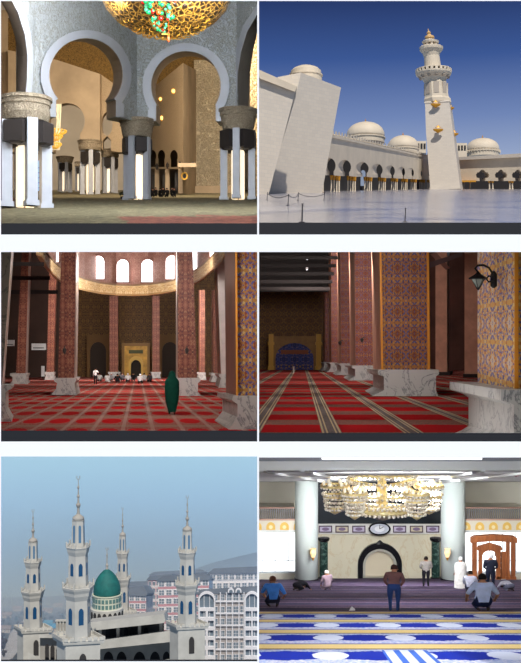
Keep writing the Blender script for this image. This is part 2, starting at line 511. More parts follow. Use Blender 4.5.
wall_w = relief('carved_white_marble', (204, 208, 210), (158, 156, 142), 1.5, .7, .12)
smooth_w = plain('smooth_white_marble', (196, 198, 204), .45, var=.03, scale=.6)
beige = plain('honey_beige_stone', (176, 155, 128), .7, var=.10, scale=.35)
beige2 = relief('engraved_beige_stone', (184, 162, 132), (160, 138, 108), 3.2, .3, .04)
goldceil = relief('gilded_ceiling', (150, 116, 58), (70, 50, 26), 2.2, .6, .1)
gold = plain('polished_gold', (214, 160, 62), .35, .6, var=.15, scale=3)
lampd = plain('dark_bronze_lantern', (50, 44, 42), .55)
glow = plain('warm_white_light', (255, 240, 215), .6, emis=(255, 236, 205), estr=.95)
white_shaft = plain('white_marble_shaft', (166, 168, 175), .35, var=.03, scale=2)
capm = relief('carved_capital_stone', (176, 160, 136), (120, 104, 84), 3.0, .8, .05)

def wplane(xa, da, xb, db):
    """depth of a vertical plane through two pixel columns"""
    A = ((xa - CX) / F * da, da); B = ((xb - CX) / F * db, db)
    m = (B[0] - A[0]) / (B[1] - A[1]) if abs(B[1] - A[1]) > 1e-9 else None
    if m is None: return lambda px: da
    a = A[0] - m * A[1]
    return lambda px: a / ((px - CX) / F - m)

def arcpts(cx, cy, rx, ry, a0, a1, n):
    return [(cx + rx * math.cos(math.radians(a0 + (a1 - a0) * i / n)), cy - ry * math.sin(math.radians(a0 + (a1 - a0) * i / n))) for i in range(n + 1)]
TOPY = -50
soffit = plain('grey_soffit_stone', (176, 160, 146), .6, var=.05, scale=.5)

# arch B (left of centre)
hb = horseshoe(86, 38, 37, 75, 30, 100, 117, 28, ry=37); hbo = horseshoe(86, 30, 45.5, 75, 38, 104, 117, 28, ry=45)
def archw(xa, da, xb, db, x0, x1, yb0, yb1, inner, outer, back):
    """outer wall outline with the arch cut open at the bottom"""
    pl = wplane(xa, da, xb, db)
    out = [(x0, yb0), (x0, TOPY), (x1, TOPY), (x1, yb1)] + list(reversed(inner))
    m = MB(); m.poly(out, k=pl, back=back); struct(m, 'wall_arcade', wall_w)
    m = MB(); m.poly(list(outer) + list(reversed(inner)), k=lambda x: pl(x) - .3, back=(0, 0, .31)); struct(m, 'trim_arch', smooth_w)
    m = MB(); n = len(inner); c = (sum(p[0] for p in inner) / n, sum(p[1] for p in inner) / n); vs = []
    for sc_ in (1.0, .985):
        for x, y in inner:
            x2, y2 = c[0] + (x - c[0]) * sc_, c[1] + (y - c[1]) * sc_
            vs.append(m.pt(x2, y2, pl(x) + .01)); vs.append(m.pt(x2 + back[0], y2 + back[1], pl(x) + back[2] + .1))
    fs = []
    for i in range(n - 1):
        a = 2 * i; b = 2 * n + 2 * i
        fs += [(b, b + 1, b + 3, b + 2), (a, b, b + 2, a + 2), (a + 1, b + 1, b + 3, a + 3), (a, a + 1, a + 3, a + 2)]
    m.add(vs, fs); struct(m, 'trim_soffit', soffit)
archw(26, 48, 137, 65, 25, 137, 113, 121, hb, hbo, (-9, 3, 5))
hc = horseshoe(186, 51, 35, 86, 30, 106, 121, 28, ry=35); hco = horseshoe(186, 43, 43.5, 86, 38, 110, 121, 28, ry=43)
archw(137, 65, 238, 65, 137, 238, 121, 121, hc, hco, (4, 5, 5))
ha = [(25, 98), (27, 80), (27.5, 55), (25, 35), (18, 12), (8, -6), (-6, -20), (-12, -20), (-12, 98)]
hao = [(30, 98), (33, 80), (33.5, 55), (31, 33), (24, 8), (12, -14), (-2, -30), (-12, -30), (-12, 98)]
plA = wplane(-12, 38, 33, 48.5)
m = MB(); m.poly([(25, 98), (27, 80), (27.5, 55), (25, 35), (18, 12), (8, -6), (-6, -20), (-6, TOPY), (40, TOPY), (40, 98)], k=plA, back=(-10, 2, 4)); struct(m, 'wall_arcade', soffit)
m = MB(); m.poly([(25, 98), (27, 80), (27.5, 55), (25, 35), (18, 12), (8, -6), (-6, -20), (-2, -30), (12, -14), (24, 8), (31, 33), (33.5, 55), (33, 80), (31, 98)], k=lambda x: plA(x) - .3, back=(0, 0, .28)); struct(m, 'trim_arch', smooth_w)
m = MB(); m.poly([(31, 98), (33, 80), (33.5, 55), (31, 33), (24, 8), (12, -14), (8, TOPY), (40, TOPY), (40, 98)], k=lambda x: plA(x) - .06, back=(0, 0, .05)); struct(m, 'wall_arcade', wall_w)
plD = wplane(237, 65, 262, 58)
edge = [(236, 112), (237, 95), (238, 72), (241, 52), (247, 32), (257.5, 14)]
m = MB(); vs = [p for x, y in edge for p in (m.pt(x, y, plD(x)), m.pt(min(x + 12, 257.4), y, plD(x) + 4), m.pt(x - .4, y, plD(x)), m.pt(min(x + 11.6, 257.0), y, plD(x) + 4))]
m.add(vs, [f for i in range(len(edge) - 1) for f in ((4 * i, 4 * i + 4, 4 * i + 5, 4 * i + 1), (4 * i + 2, 4 * i + 3, 4 * i + 7, 4 * i + 6))]); struct(m, 'trim_soffit', plain('pale_soffit', (206, 200, 192), .5, var=.03))
m = MB(); m.poly(edge + [(257.4, TOPY), (234, TOPY), (234, 112)], k=plD, back=(0, 0, .2)); struct(m, 'wall_arcade', wall_w)
edo = [(231, 112), (231.5, 95), (232.5, 70), (236, 48), (243, 26), (257.5, 4)]
m = MB(); m.poly(edge + edo[::-1], k=lambda x: plD(x) - .35, back=(0, 0, .33)); struct(m, 'trim_arch', smooth_w)
m = MB(); m.poly(edo + [(257.5, TOPY), (226, TOPY), (226, 112)], k=lambda x: plD(x) - .1, back=(0, 0, .09)); struct(m, 'wall_arcade', wall_w)

def hallcolumn(label, bx, by, ct, cb, wt, wb, R, rot, hw, boxt, boxb, group='columns of the white arcade', d=None):
    d = d or d1(by); T = Thing('arcade_column', label, 'column', bx, by, d, group)
    m = T.mb(); h = cb - ct
    m.loft([(bx, ct, wt), (bx, ct + .14 * h, wt), (bx, ct + .16 * h, wt * .93), (bx, ct + .34 * h, wt * .95), (bx, ct + .36 * h, wt * .9), (bx, ct + .72 * h, wb * 1.1), (bx, cb, wb)], 24)
    m.build('capital', capm, smooth=False)
    for q in range(4):
        a = rot + q * PI / 2; x, k = bx + R * math.cos(a), R * math.sin(a)
        m = T.mb(); m.rbox(x, k, cb, by, hw, hw, a); m.rbox(x, k, by - hw * 1.0, by, hw * 1.25, hw * 1.25, a); m.build('shaft', white_shaft)
        a += PI / 4; x, k = bx + R * math.cos(a), R * math.sin(a)
        m = T.mb(); m.rbox(x, k, boxt, boxb - 2, R * .26, R * .52, a); m.loft([(x, boxb - 2, R * .42), (x, boxb, R * .3)], 6, ck=k); m.build('lantern_box', lampd)
        m = T.mb(); m.rbox(x * .35 + bx * .65, k * .35, boxb, by - 1, R * .12, R * .16, a); m.build('light_tube', glow)
    return T
hallcolumn('large white column under the arches at the far left, nearest of the hall', 26, 208, 98, 122, 26, 22, 20, math.radians(-62), 5.2, 124, 147)
hallcolumn('white four-shafted column between the two full arches, below the coloured chandelier', 137, 200, 120, 138, 18, 13.8, 11, math.radians(-109), 2.8, 139, 155)
hallcolumn('white four-shafted column at the right edge beside the carved wall', 238, 200, 110, 131, 20, 15, 14.0, math.radians(-95), 3.4, 132, 151)
gr = 'smaller columns deep in the hall'
hallcolumn('small column with brown capital standing in front of the inner arches', 90, 195.5, 141, 151, 12.5, 10.5, 7.6, math.radians(-75), 2.1, 153, 165, gr, d=92)
hallcolumn('small column close behind, right of the brown-capital one', 110, 193.5, 150, 158, 9.5, 8, 6, math.radians(-60), 1.7, 159, 169, gr, d=98)
hallcolumn('smallest column seen beneath the gold side chandelier', 65, 192, 157, 163, 9, 7, 5.2, math.radians(-65), 1.5, 164, 172, gr, d=104)
hallcolumn('slim far column right of the smallest one', 79, 191.5, 162, 167, 4.5, 4, 3, math.radians(-60), .9, 168, 174, gr, d=110)

# inner walls behind arch B
m = MB(); inn = horseshoe(67, 103, 18, 121, 13, 134, 152, 18, ry=18)
m.poly([(8, 152), (8, 50), (57, 60), (100, 74), (100, 143), (90, 143)] + list(reversed(inn)), k=94, back=(2, 2, 2.5)); struct(m, 'wall_inner', beige)
m = MB(); inn2 = horseshoe(107, 112, 5.5, 124, 4, 140, 151, 14, ry=12)
m.poly([(100, 143), (100, 74), (126, 92), (126, 152), (118, 152)] + list(reversed(inn2))[:], k=96, back=(1, 2, 2)); struct(m, 'wall_inner', beige2)
m = MB(); m.poly([(-15, 20), (140, 20), (140, 110), (126, 92), (100, 74), (57, 60), (8, 50), (-15, 46)], k=97, back=(0, -2, 3)); struct(m, 'ceiling_gilded', goldceil)
m = MB(); m.box(-15, 257.5, -52, 196, 127, 129); struct(m, 'wall_back', plain('pale_back_wall', (190, 180, 166), .8, var=.06, scale=.2))
m = MB(); m.box(-15, 8, 10, 196, 96, 97); struct(m, 'wall_inner', beige)
# arched openings with bright lattice glass at the far left
for (x0, x1, y0, y1, nm) in ((37.5, 49.5, 158, 190, 'window_1'),):
    T = Thing(nm, 'x', 'x', 43, 190, 108); T.root['kind'] = 'structure'
    del T.root['label']; del T.root['category']
    m = T.mb(); m.poly([(x0, y1), (x0, 164)] + arcpts(43.5, 164, 6, 6, 180, 0, 10)[1:-1] + [(x1, 164), (x1, y1)], k=0, back=(0, 0, 6))
    m.build('window_glass', plain('blue_white_stained_glass', (180, 205, 235), .3, emis=(150, 190, 235), estr=.8))
    m = T.mb(); 
    for i in range(4): m.box(x0 + i * 4 - .4, x0 + i * 4 + .4, 162, y1, -1.5, -.5)
    for i in range(5): m.box(x0, x1, 168 + i * 5 - .3, 168 + i * 5 + .3, -1.5, -.5)
    m.build('window_lattice', plain('window_bars', (120, 130, 150), .6))
# wall with three arcades behind arch C: big beige bay
plC = wplane(150, 104, 183, 88)
sm = []
for cx in (152.5, 161.5, 174): sm.append(horseshoe(cx, 150, 3.7, 156, 3.0, 160, 168, 12, ry=6))
m = MB(); m.poly([(134, 169), (134, 100), (150, 90), (183, 63), (183, 169)], sm and [[(x, min(y, 167)) for x, y in h] for h in sm], k=plC, back=(0, 0, 2)); struct(m, 'wall_bay', beige2)
for i, x in enumerate((147, 157, 167.5, 180.5)):
    m = MB(); m.box(x - 2.2, x + 2.2, 169, 193.5, plC(x), plC(x) + 1.5); struct(m, 'wall_bay_pier', beige)
m = MB(); m.poly([(183, 194), (183, 63), (196, 70), (196, 194)], k=wplane(183, 88, 196, 100), back=(0, 0, 2)); struct(m, 'wall_bay_return', beige)
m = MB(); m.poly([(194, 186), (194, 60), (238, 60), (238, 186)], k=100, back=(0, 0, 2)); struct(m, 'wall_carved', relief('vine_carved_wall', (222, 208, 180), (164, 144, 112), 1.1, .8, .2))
m = MB(); m.box(194, 238, 186, 195, 99, 101); struct(m, 'baseboard_carved_wall', beige)
m = MB(); m.poly([(140, 20), (257, 20), (257, 66), (196, 70), (183, 63), (150, 90), (134, 104)], k=102.5, back=(0, 0, 2)); struct(m, 'ceiling_gilded', goldceil)
m = MB(); m.box(178, 196, 163, 167, 85, 88); struct(m, 'trim_bay', beige)
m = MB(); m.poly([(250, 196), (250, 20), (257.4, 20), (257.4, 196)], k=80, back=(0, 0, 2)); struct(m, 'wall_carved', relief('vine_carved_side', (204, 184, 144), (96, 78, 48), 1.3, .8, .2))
# dark niches between the bay piers
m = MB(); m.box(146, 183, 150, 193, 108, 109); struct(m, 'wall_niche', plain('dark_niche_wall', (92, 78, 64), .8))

for x, y, w_ in ((160.5, 99, 2.6), (173.5, 91, 2.8), (161.5, 118, 3.0)):
    T = Thing('star_lamp', {99: 'glowing gold star lamp on the beige bay wall, upper left', 91: 'glowing gold star lamp on the beige bay wall, topmost and right', 118: 'glowing gold star lamp lowest on the beige bay wall'}[y], 'wall lamp', x, y + 3, plC(x) - .6, 'star lamps on the bay wall')
    m = T.mb(); pts = []
    for i in range(16):
        r = w_ * (1 if i % 2 == 0 else .6); pts.append((x + r * math.cos(PI * i / 8), y - r * 1.15 * math.sin(PI * i / 8)))
    m.poly(pts, k=0, back=(0, 0, 2)); m.build('star_frame', gold)
    m = T.mb(); m.ball(x, y, 0, w_ * .62); m.build('bulb', plain('amber_glow', (255, 220, 140), .5, emis=(255, 214, 130), estr=1.4))
T = Thing('wall_medallion', 'round gold and dark medallion on the bay wall, low beside the piers', 'medallion', 184.5, 180, 86)
m = T.mb()
m.poly([(184.5 + 3.6 * math.cos(i * PI / 10), 176 - 4 * math.sin(i * PI / 10)) for i in range(20)], k=0, back=(0, 0, 1)); m.build('medallion_disc', gold)
m = T.mb(); m.poly([(184.5 + 2 * math.cos(i * PI / 8), 176 - 2.4 * math.sin(i * PI / 8)) for i in range(16)], k=-.6, back=(0, 0, .5)); m.build('medallion_centre', lampd)
k = 0
for x, y0, y1, l in ((154, 175, 190, 'leftmost'), (164.5, 174, 188, 'middle'), (176.5, 173, 187, 'rightmost')):
    T = Thing('tall_lantern', 'dark tall lantern standing between the bay piers, %s of three' % l, 'lantern', x, 193.5, plC(x) + 1.8, 'tall lanterns between the piers')
    m = T.mb(); m.box(x - 1.6, x + 1.6, y0, y1, -1.5, 1.5); m.build('lantern_body', lampd)
    m = T.mb(); m.box(x - .5, x + .5, y1, 193.5, -.5, .5); m.build('lantern_foot', lampd)
for x, y, l in ((156.8, 167, 'left pier'), (167.3, 166, 'middle pier'), (179.8, 165, 'right pier'), (193, 165, 'bay corner')):
    T = Thing('wall_lantern', 'small dark lantern hung high on the %s of the beige bay' % l, 'lantern', x, y + 3, plC(min(x, 183)) - 1.2, 'small lanterns on the bay')
    m = T.mb(); m.loft([(x, y + 3, .4), (x, y, 1.5), (x, y - 2, 1.5), (x, y - 3, .4)], 8); m.build('lantern_body', lampd)
    m = T.mb(); m.box(x - .3, x + .3, y - 4, y - 2.5, 0, 8); m.build('bracket', lampd)
T = Thing('bollard', 'dark slim post standing on the carpet left of the right-hand column', 'post', 226, 199, 68)
m = T.mb(); m.loft([(226, 199, 1.2), (226, 198, 1.1), (226, 197.6, .8), (226, 190, .8), (226, 189, 1.1), (226, 188.5, .4)], 10); m.build('post', lampd)
for x, y, l in ((36.5, 206, 'foot of the large left column'), (122, 199, 'foot of the middle column')):
    T = Thing('potted_shrub', 'small dark potted shrub at the %s' % l, 'plant', x, y, d1(y) - .5)
    m = T.mb(); m.loft([(x, y, 1.3), (x, y - 2.5, 1.8)], 10); m.build('pot', lampd)
    m = T.mb()
    for i in range(14): m.ball(x + random.uniform(-2, 2), y - 4 - random.uniform(0, 3), random.uniform(-2, 2), random.uniform(.7, 1.3), n=6, m=4)
    m.build('foliage', plain('dark_leaf', (56, 60, 36), .8))
T = Thing('carpet_rack', 'low copper-coloured shoe rack inside the large left column', 'rack', 12, 206, 47.5)
m = T.mb()
for i in range(3): m.box(6, 18, 198 + i * 3, 199 + i * 3, 0, 4)
for x in (6, 12, 17): m.box(x, x + 1, 197, 206, 0, 1)
m.build('rack_frame', plain('copper_brown', (150, 92, 58), .5))

# chandelier with coloured crystals
T = Thing('chandelier', 'huge gilded chandelier with green and red crystals hanging under the dome', 'chandelier', 166, 48, 44)
m = T.mb(); m.loft([(166, 34, 4), (166, 33, 18), (166, 28, 36), (166, 20, 50), (166, 9, 60), (166, -4, 66), (166, -14, 67), (166, -20, 60)], 40, kr=.8, caps=False)
lat = NT('gilded_lattice'); vv = lat.coord('Object'); e1 = lat.voro(vv, 4.5, 'DISTANCE_TO_EDGE'); e2 = lat.noise(vv, 7, 4, .6, 1.5)
lat.base(lat.ramp(lat.m_('ADD', e1, lat.m_('MULTIPLY', e2, .3)), [(.14, (196, 152, 66)), (.22, (116, 78, 26)), (.36, (44, 28, 10))])); lat.rough(.35); lat.b.inputs['Metallic'].default_value = .3; lat.bump(e1, .8, .1)
m.build('basket', lat.m)
m = T.mb()
for i in range(170):
    a = random.uniform(0, 2 * PI); t = random.random() ** .6; rr = 8 + 57 * t; yy = 33.5 - 40 * t ** 2.4
    x, kk = 166 + rr * math.cos(a), rr * .8 * math.sin(a)
    pts = []; ph = random.uniform(0, 6)
    for q in range(8):
        b = ph + q * .75; pts.append((x + 2.6 * math.cos(b), yy + 1.2 + 2.2 * math.sin(b), kk - 1.0 + .8 * math.sin(a) * math.cos(b)))
    m.tube(pts, .42, 4)
m.build('gilt_scroll', gold, kind='stuff')
m = T.mb(); m.loft([(166, 4, 2), (166, -50, 2)], 8); m.build('stem', gold)
cg = [plain('green_crystal', (24, 140, 74), .25, emis=(30, 160, 90), estr=.25), plain('red_crystal', (160, 26, 16), .25, emis=(190, 30, 16), estr=.25),
      plain('orange_crystal', (190, 74, 26), .25, emis=(220, 90, 30), estr=.25), plain('pale_crystal', (54, 140, 92), .25, emis=(140, 200, 170), estr=.2)]
pt_ = []
for i in range(98):
    t = random.random(); yy = 1 + 40 * t; half = 24 * (1 - t) ** .8 + 3
    x = 168 + random.uniform(-half, half) - 4 * t; kk = -66 + random.uniform(-5, 5) + 34 * t
    m = T.mb(); m.ball(x, yy, kk, random.choice((1.5, 2.0, 2.4)) if t < .8 else 1.3, n=10, m=7)
    m.build('crystal', cg[random.choice((0, 0, 3, 1, 2, 0, 3))], smooth=True)
m = T.mb(); m.ball(171, 46, -26, 1.6, 3.6); m.tube([(171, 46, -26), (171, 30, -26)], .3); m.build('crystal_drop', cg[2], smooth=True)
# gold side chandelier
T = Thing('hanging_chandelier', 'small gold chandelier hanging in the inner arch on the left', 'chandelier', 55, 152, 88)
m = T.mb()
for i in range(9):
    m.tube([(57 + (i - 4) * .9 - 1.0, 150, 0), (57 + math.sin(i) * 2 + 1, 128, 0), (58 + (i - 4) * .8, 104, 0)], .35, 4)
m.build('crystal_strand', plain('pale_gold_strand', (225, 214, 186), .3, emis=(230, 220, 190), estr=.3))
for yy, r in ((133, 11), (138, 7), (146, 6)):
    m = T.mb()
    for i in range(18):
        a = i * 2 * PI / 18; m.tube([(55, yy + 3, 0), (55 + r * .5 * math.cos(a), yy + 2, r * .5 * math.sin(a)), (55 + r * math.cos(a), yy - 1, r * math.sin(a))], .5, 4); m.ball(55 + r * math.cos(a), yy - 2, r * math.sin(a), 1.1, n=6, m=4)
    m.build('tier', plain('lit_gold', (230, 180, 70), .3, emis=(240, 190, 80), estr=.35), smooth=True)
# seated group in black
HS = 15.5
nm = ['leftmost of the row', 'second from the left', 'third from the left, leaning', 'fourth from the left', 'fifth from the left', 'sixth, near the right end', 'rightmost, beside the bay corner']
for i in range(7):
    x = 152.5 + i * 3.7 + random.uniform(-.5, .5)
    person('person in black robes seated on the carpet by the bay, ' + nm[i], x, 197.2 - (i % 2) * .9, 76 + (i % 2) * 3, 1.15, KNEEL, [0, .9, -.7, 2.6, .4, -1.2, 3.0][i], (16, 15, 17), (20, 20, 24), (12, 12, 14), group='people in black seated by the bay', fat=1.3, cap=(14, 14, 16), fingers=False)


warm = (1, .84, .64)
# ================================================================ ROOM 2: marble courtyard under the open sky
DS = .6
H2, V2 = 1.6, 185.7
def d2(py): return depth(H2, V2, py)
fl = NT('polished_white_marble_floor')
u, v, uvv = fl.uv(); n1 = fl.noise(uvv, .2, 5, .6, .5); n2 = fl.noise(uvv, .9, 3)
tile = fl.m_('GREATER_THAN', fl.m_('MAXIMUM', fl.m_('ABSOLUTE', fl.m_('SUBTRACT', fl.m_('FRACT', fl.m_('MULTIPLY', v, .09)), .5)), fl.m_('ABSOLUTE', fl.m_('SUBTRACT', fl.m_('FRACT', fl.m_('MULTIPLY', u, .3)), .5))), .485)
fb = fl.mix(n2, (160, 158, 164), (186, 182, 184)); fb = fl.mix(fl.ramp(n1, [(.52, (0, 0, 0)), (.62, (255, 255, 255))]), fb, (112, 118, 146))
fl.base(fl.mix(fl.m_('MULTIPLY', tile, .35), fb, (90, 88, 96))); fl.rough(.16); fl.b.inputs['Specular IOR Level'].default_value = .6
carpet('floor_courtyard', H2, 300, V2, 258.6, 600, 30, 520, fl.m)
mw = NT('white_marble_blocks'); vv = mw.coord('Object', (1, 1, 1)); br = mw.n('ShaderNodeTexBrick')
tc2 = mw.n('ShaderNodeTexCoord'); s2 = mw.n('ShaderNodeSeparateXYZ'); mw.lk(tc2.outputs['Object'], s2.inputs[0]); cb = mw.n('ShaderNodeCombineXYZ'); mw.lk(mw.m_('ADD', s2.outputs[0], mw.m_('MULTIPLY', s2.outputs[1], .3)), cb.inputs[0]); mw.lk(s2.outputs[2], cb.inputs[1])
mw.lk(cb.outputs[0], br.inputs[0]); br.inputs['Scale'].default_value = .6; br.inputs['Color1'].default_value = lin((208, 197, 180)); br.inputs['Color2'].default_value = lin((201, 190, 174)); br.inputs['Mortar'].default_value = lin((188, 182, 174)); br.inputs['Mortar Size'].default_value = .01
nn = mw.noise(vv, .25, 4); mw.base(mw.mix(mw.m_('MULTIPLY', nn, .3), br.outputs[0], (178, 170, 164))); mw.rough(.6)
MWH = mw.m
cream = plain('cream_marble', (206, 192, 170), .6, var=.04, scale=.3)
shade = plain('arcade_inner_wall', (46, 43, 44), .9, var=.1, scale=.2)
gold2 = plain('gilt_palm_capital', (196, 138, 40), .4, .3)
pitch = plain('dark_metal_post', (60, 58, 62), .5)

def solid(mb, quads):
    """loft through four-point rings given as (px,py,depth)"""
    vs = [P(*p) for q in quads for p in q]; fs = [(3, 2, 1, 0), tuple(range(len(vs) - 4, len(vs)))]
    for j in range(len(quads) - 1):
        for i in range(4): fs.append((j * 4 + i, j * 4 + (i + 1) % 4, j * 4 + 4 + (i + 1) % 4, j * 4 + 4 + i))
    mb.add(vs, fs)
def rebase(T, o):
    """shift a world-coordinate mesh into a thing"""
    L = T.root.location
    for vtx in o.data.vertices: vtx.co -= L
    o.parent = T.root
# left tower
T = Thing('corner_tower', 'massive white marble tower with a leaning square face and a domed turret, left', 'tower', 292, 194, 200)
def onplane(a, b, c, px, py):
    A, B, C_ = Vector(P(*a)), Vector(P(*b)), Vector(P(*c)); n = (B - A).cross(C_ - A); r = Vector(P(px, py, 1.0)); return A.dot(n) / r.dot(n)
dtr = onplane((262, 197, 206), (322, 193.2, 216), (301, 72.5, 208), 341, 87.5)
m = MB(); solid(m, [[(262, 197, 206), (322, 193.2, 216), (322, 193, 236), (264, 197, 236)], [(301, 72.5, 208), (341, 87.5, dtr), (341, 87.5, max(dtr, 216) + 20), (290, 72.5, 236)]])
rebase(T, m.build('tower_body', MWH, None))
T_t = T; T = Thing('turret', 'low round white turret dome on top of the leaning corner tower', 'turret', 306, 84, 224)
m = T.mb(); m.loft([(306, 84, 16), (306, 77, 16), (306, 76.2, 16.8), (306, 75, 16.8), (306, 74.5, 15.5), (306, 71, 15), (306, 68.3, 12), (306, 66.3, 7), (306, 65.3, 1)], 28)
m.build('turret_dome', cream, smooth=False)
T = Thing('side_wall', 'tall white wall with a moulded cornice at the far left of the courtyard', 'wall', 266, 196, 175)
pw = wplane(259, 184, 296, 190)
m = MB(); m.poly([(258.7, 205), (258.7, 78), (295, 92), (268, 197)], k=pw, back=(0, 0, 6)); rebase(T, m.build('wall_face', MWH, None))
m = MB(); m.poly([(258.7, 78), (258.7, 69.5), (297, 86.5), (295, 92)], k=lambda x: pw(x) - 1.2, back=(0, 0, 8)); rebase(T, m.build('cornice', cream, None))
m = MB(); m.poly([(270, 86), (278, 77), (301, 72.5), (296, 96), (268, 190), (266, 190)], k=193, back=(0, 0, 1)); rebase(T, m.build('return_face', MWH, None))

# arcade
xs = [329, 344.5, 362, 377, 390, 401, 410.2, 419, 427]
piers = [320.5, 337, 353.2, 369.6, 383.6, 395.7, 405.7, 414.8, 423.2, 431]
pa = wplane(320, 254, 433, 485)
def tpy(x, t):      # height fraction t of the arcade (0 floor, 1 cornice) at picture column x
    y0 = V2 + 1600 / pa(x); return y0 + t * (V2 - (V2 - 133.0) * 254 / pa(x) - y0) if False else y0 - t * (y0 - (V2 - 52.5 * 260 / pa(x)))
T = Thing('arcade', 'long white arcade with horseshoe arches and crenellated parapet receding to the minaret', 'arcade', 376, 191, 330)
holes = []
for i, cx in enumerate(xs):
    wd = (piers[i + 1] - piers[i]) * .36; hy = tpy(cx, .44); r = wd * 1.12
    ry = (tpy(cx, .32) - tpy(cx, .58)) / 2 * 1.05
    hcy = (tpy(cx, .32) + tpy(cx, .58)) / 2
    holes.append(horseshoe(cx, hcy - ry, r, hcy, wd * .78, hcy + ry * .72, tpy(cx, .285), 16, ry=ry))
out = [(318, tpy(318, .285))]
for h in holes: out += h
bottom = [(318, tpy(318, .285))] + [p for h in holes for p in h] + [(433, tpy(433, .285))]
outer = bottom + [(433, tpy(433, 1)), (318, tpy(318, 1))]
m = MB(); m.poly(outer, k=pa, back=(5, 0, 16)); rebase(T, m.build('arcade_wall', cream, None))
m = MB(); m.poly([(318, tpy(318, .95)), (433, tpy(433, .95)), (433, tpy(433, 1.0)), (318, tpy(318, 1.0))], k=lambda x: pa(x) - 2, back=(0, 0, 2.2)); rebase(T, m.build('cornice', cream, None))
m = MB(); x = 319.0
while x < 432:
    stp = 3.3 * 254 / pa(x); y0 = tpy(x, 1); hh = 5.2 * 254 / pa(x)
    m.poly([(x, y0), (x + stp * .62, y0), (x + stp * .62, y0 - hh * .6), (x + stp * .31, y0 - hh), (x, y0 - hh * .6)], k=pa, back=(0, 0, 2)); x += stp
rebase(T, m.build('parapet', cream, None))
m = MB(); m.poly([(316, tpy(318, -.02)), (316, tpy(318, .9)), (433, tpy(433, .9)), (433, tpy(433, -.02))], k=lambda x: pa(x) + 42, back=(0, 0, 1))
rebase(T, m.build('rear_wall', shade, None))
bays = plain('pale_sky_glazing', (140, 155, 180), .3)
for i, cx in enumerate(xs[:4]):
    if i != 2: continue
    m = MB(); kk = pa(cx) + 41; wq = (piers[i + 1] - piers[i]) * .15
    m.poly([(cx - wq + 1, tpy(cx, .10)), (cx - wq + 1, tpy(cx, .36))] + [(cx + 1 + wq * math.cos(a), tpy(cx, .36) - wq * 1.2 * math.sin(a)) for a in [PI - j * PI / 8 for j in range(1, 8)]] + [(cx + wq + 1, tpy(cx, .36)), (cx + wq + 1, tpy(cx, .10))], k=kk, back=(0, 0, .5))
    rebase(T, m.build('rear_opening', bays, None))
where = ['at the tower end', 'second from the tower', 'third from the tower', 'fourth from the tower', 'fifth from the tower', 'sixth from the tower', 'seventh from the tower', 'eighth from the tower', 'ninth from the tower', 'at the minaret end']
for i, px in enumerate(piers):
    d = pa(px) + 1.5; by = V2 + 1600 / pa(px); s = 254 / d
    T = Thing('column_pair', 'cluster of white arcade columns with gold palm capitals, ' + where[i], 'column', px, by, d, 'column clusters of the long arcade')
    yc = tpy(px, .285)
    for q, ox in enumerate((-6.2, -3.1, 0, 2.8)):
        m = T.mb(); X = px + ox * s; m.loft([(X, by, 1.25 * s), (X, by - .8 * s, 1.2 * s), (X, by - 1 * s, .85 * s), (X, yc + 4.6 * s, .8 * s)], 10, ck=2 * q * s); m.build('shaft', cream)
        m = T.mb(); m.loft([(X, yc + 5 * s, .8 * s), (X, yc + 3 * s, 1.4 * s), (X, yc + 1, 1.5 * s), (X, yc - .3, 1.75 * s)], 8, ck=2 * q * s); m.build('capital', gold2)
# right-hand arcade
pb = wplane(455, 462, 521, 436)
T = Thing('arcade', 'lower white arcade wing with cusped dark arches right of the minaret', 'arcade', 490, 190, 430)
hl = []
def cusp(cx, yt, yb, w):
    return [(cx - w * .45, yb), (cx - w * .5, yb - 6), (cx - w * .95, yb - 6.5), (cx - w * 1.05, yb - 9.5), (cx - w * .75, yb - 12), (cx - w * .6, yt + 3), (cx - w * .25, yt + .6), (cx, yt), (cx + w * .25, yt + .6), (cx + w * .6, yt + 3), (cx + w * .75, yb - 12), (cx + w * 1.05, yb - 9.5), (cx + w * .95, yb - 6.5), (cx + w * .5, yb - 6), (cx + w * .45, yb)]
tops = []
bot = [(452, 181)]
for cx in (461.5, 482.5, 501, 518):
    if cx == 461.5: continue
    bot += cusp(cx, 169.5, 184, 6.2 if cx < 500 else 5.8)
bot += [(524, 181)]
bot = [(x, min(y, 181.0)) for x, y in bot]
m = MB(); m.poly(bot + [(524, 154.5), (452, 158.5)], k=pb, back=(-4, 0, 14)); rebase(T, m.build('arcade_wall', cream, None))
m = MB(); m.poly([(452, 160.5), (452, 157.4), (524, 153.2), (524, 157)], k=lambda x: pb(x) - 2, back=(0, 0, 3)); rebase(T, m.build('cornice', MWH, None))
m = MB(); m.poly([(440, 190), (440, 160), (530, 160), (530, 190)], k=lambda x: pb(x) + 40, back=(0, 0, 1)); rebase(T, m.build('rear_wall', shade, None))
for i, px in enumerate((459, 463.5, 470, 489.5, 492.8, 509.8, 512.5)):
    d = pb(px) + 1; by = V2 + 1600 / pb(px)
    T = Thing('arcade_column', 'slim white column with gold capital in the right-hand wing, ' + ['nearest the minaret', 'second from the minaret', 'third from the minaret', 'left of the middle pair', 'right of the middle pair', 'left of the last pair', 'right of the last pair'][i], 'column', px, by, d, 'columns of the right wing')
    m = T.mb(); m.loft([(px, by, 1), (px, by - .8, 1), (px, by - 1, .7), (px, 183, .7)], 10); m.build('shaft', cream)
    m = T.mb(); m.loft([(px, 183.2, .8), (px, 181.5, 1.5), (px, 180.2, 1.8)], 8); m.build('capital', gold2)
m = MB(); m.box(452, 476, 180.3, 182, 452, 460); T_ = m.build('gilt_beam', gold2, None); solo(T_, 'gold band across the columns beside the minaret foot', 'beam'); T_['category'] = 'beam'

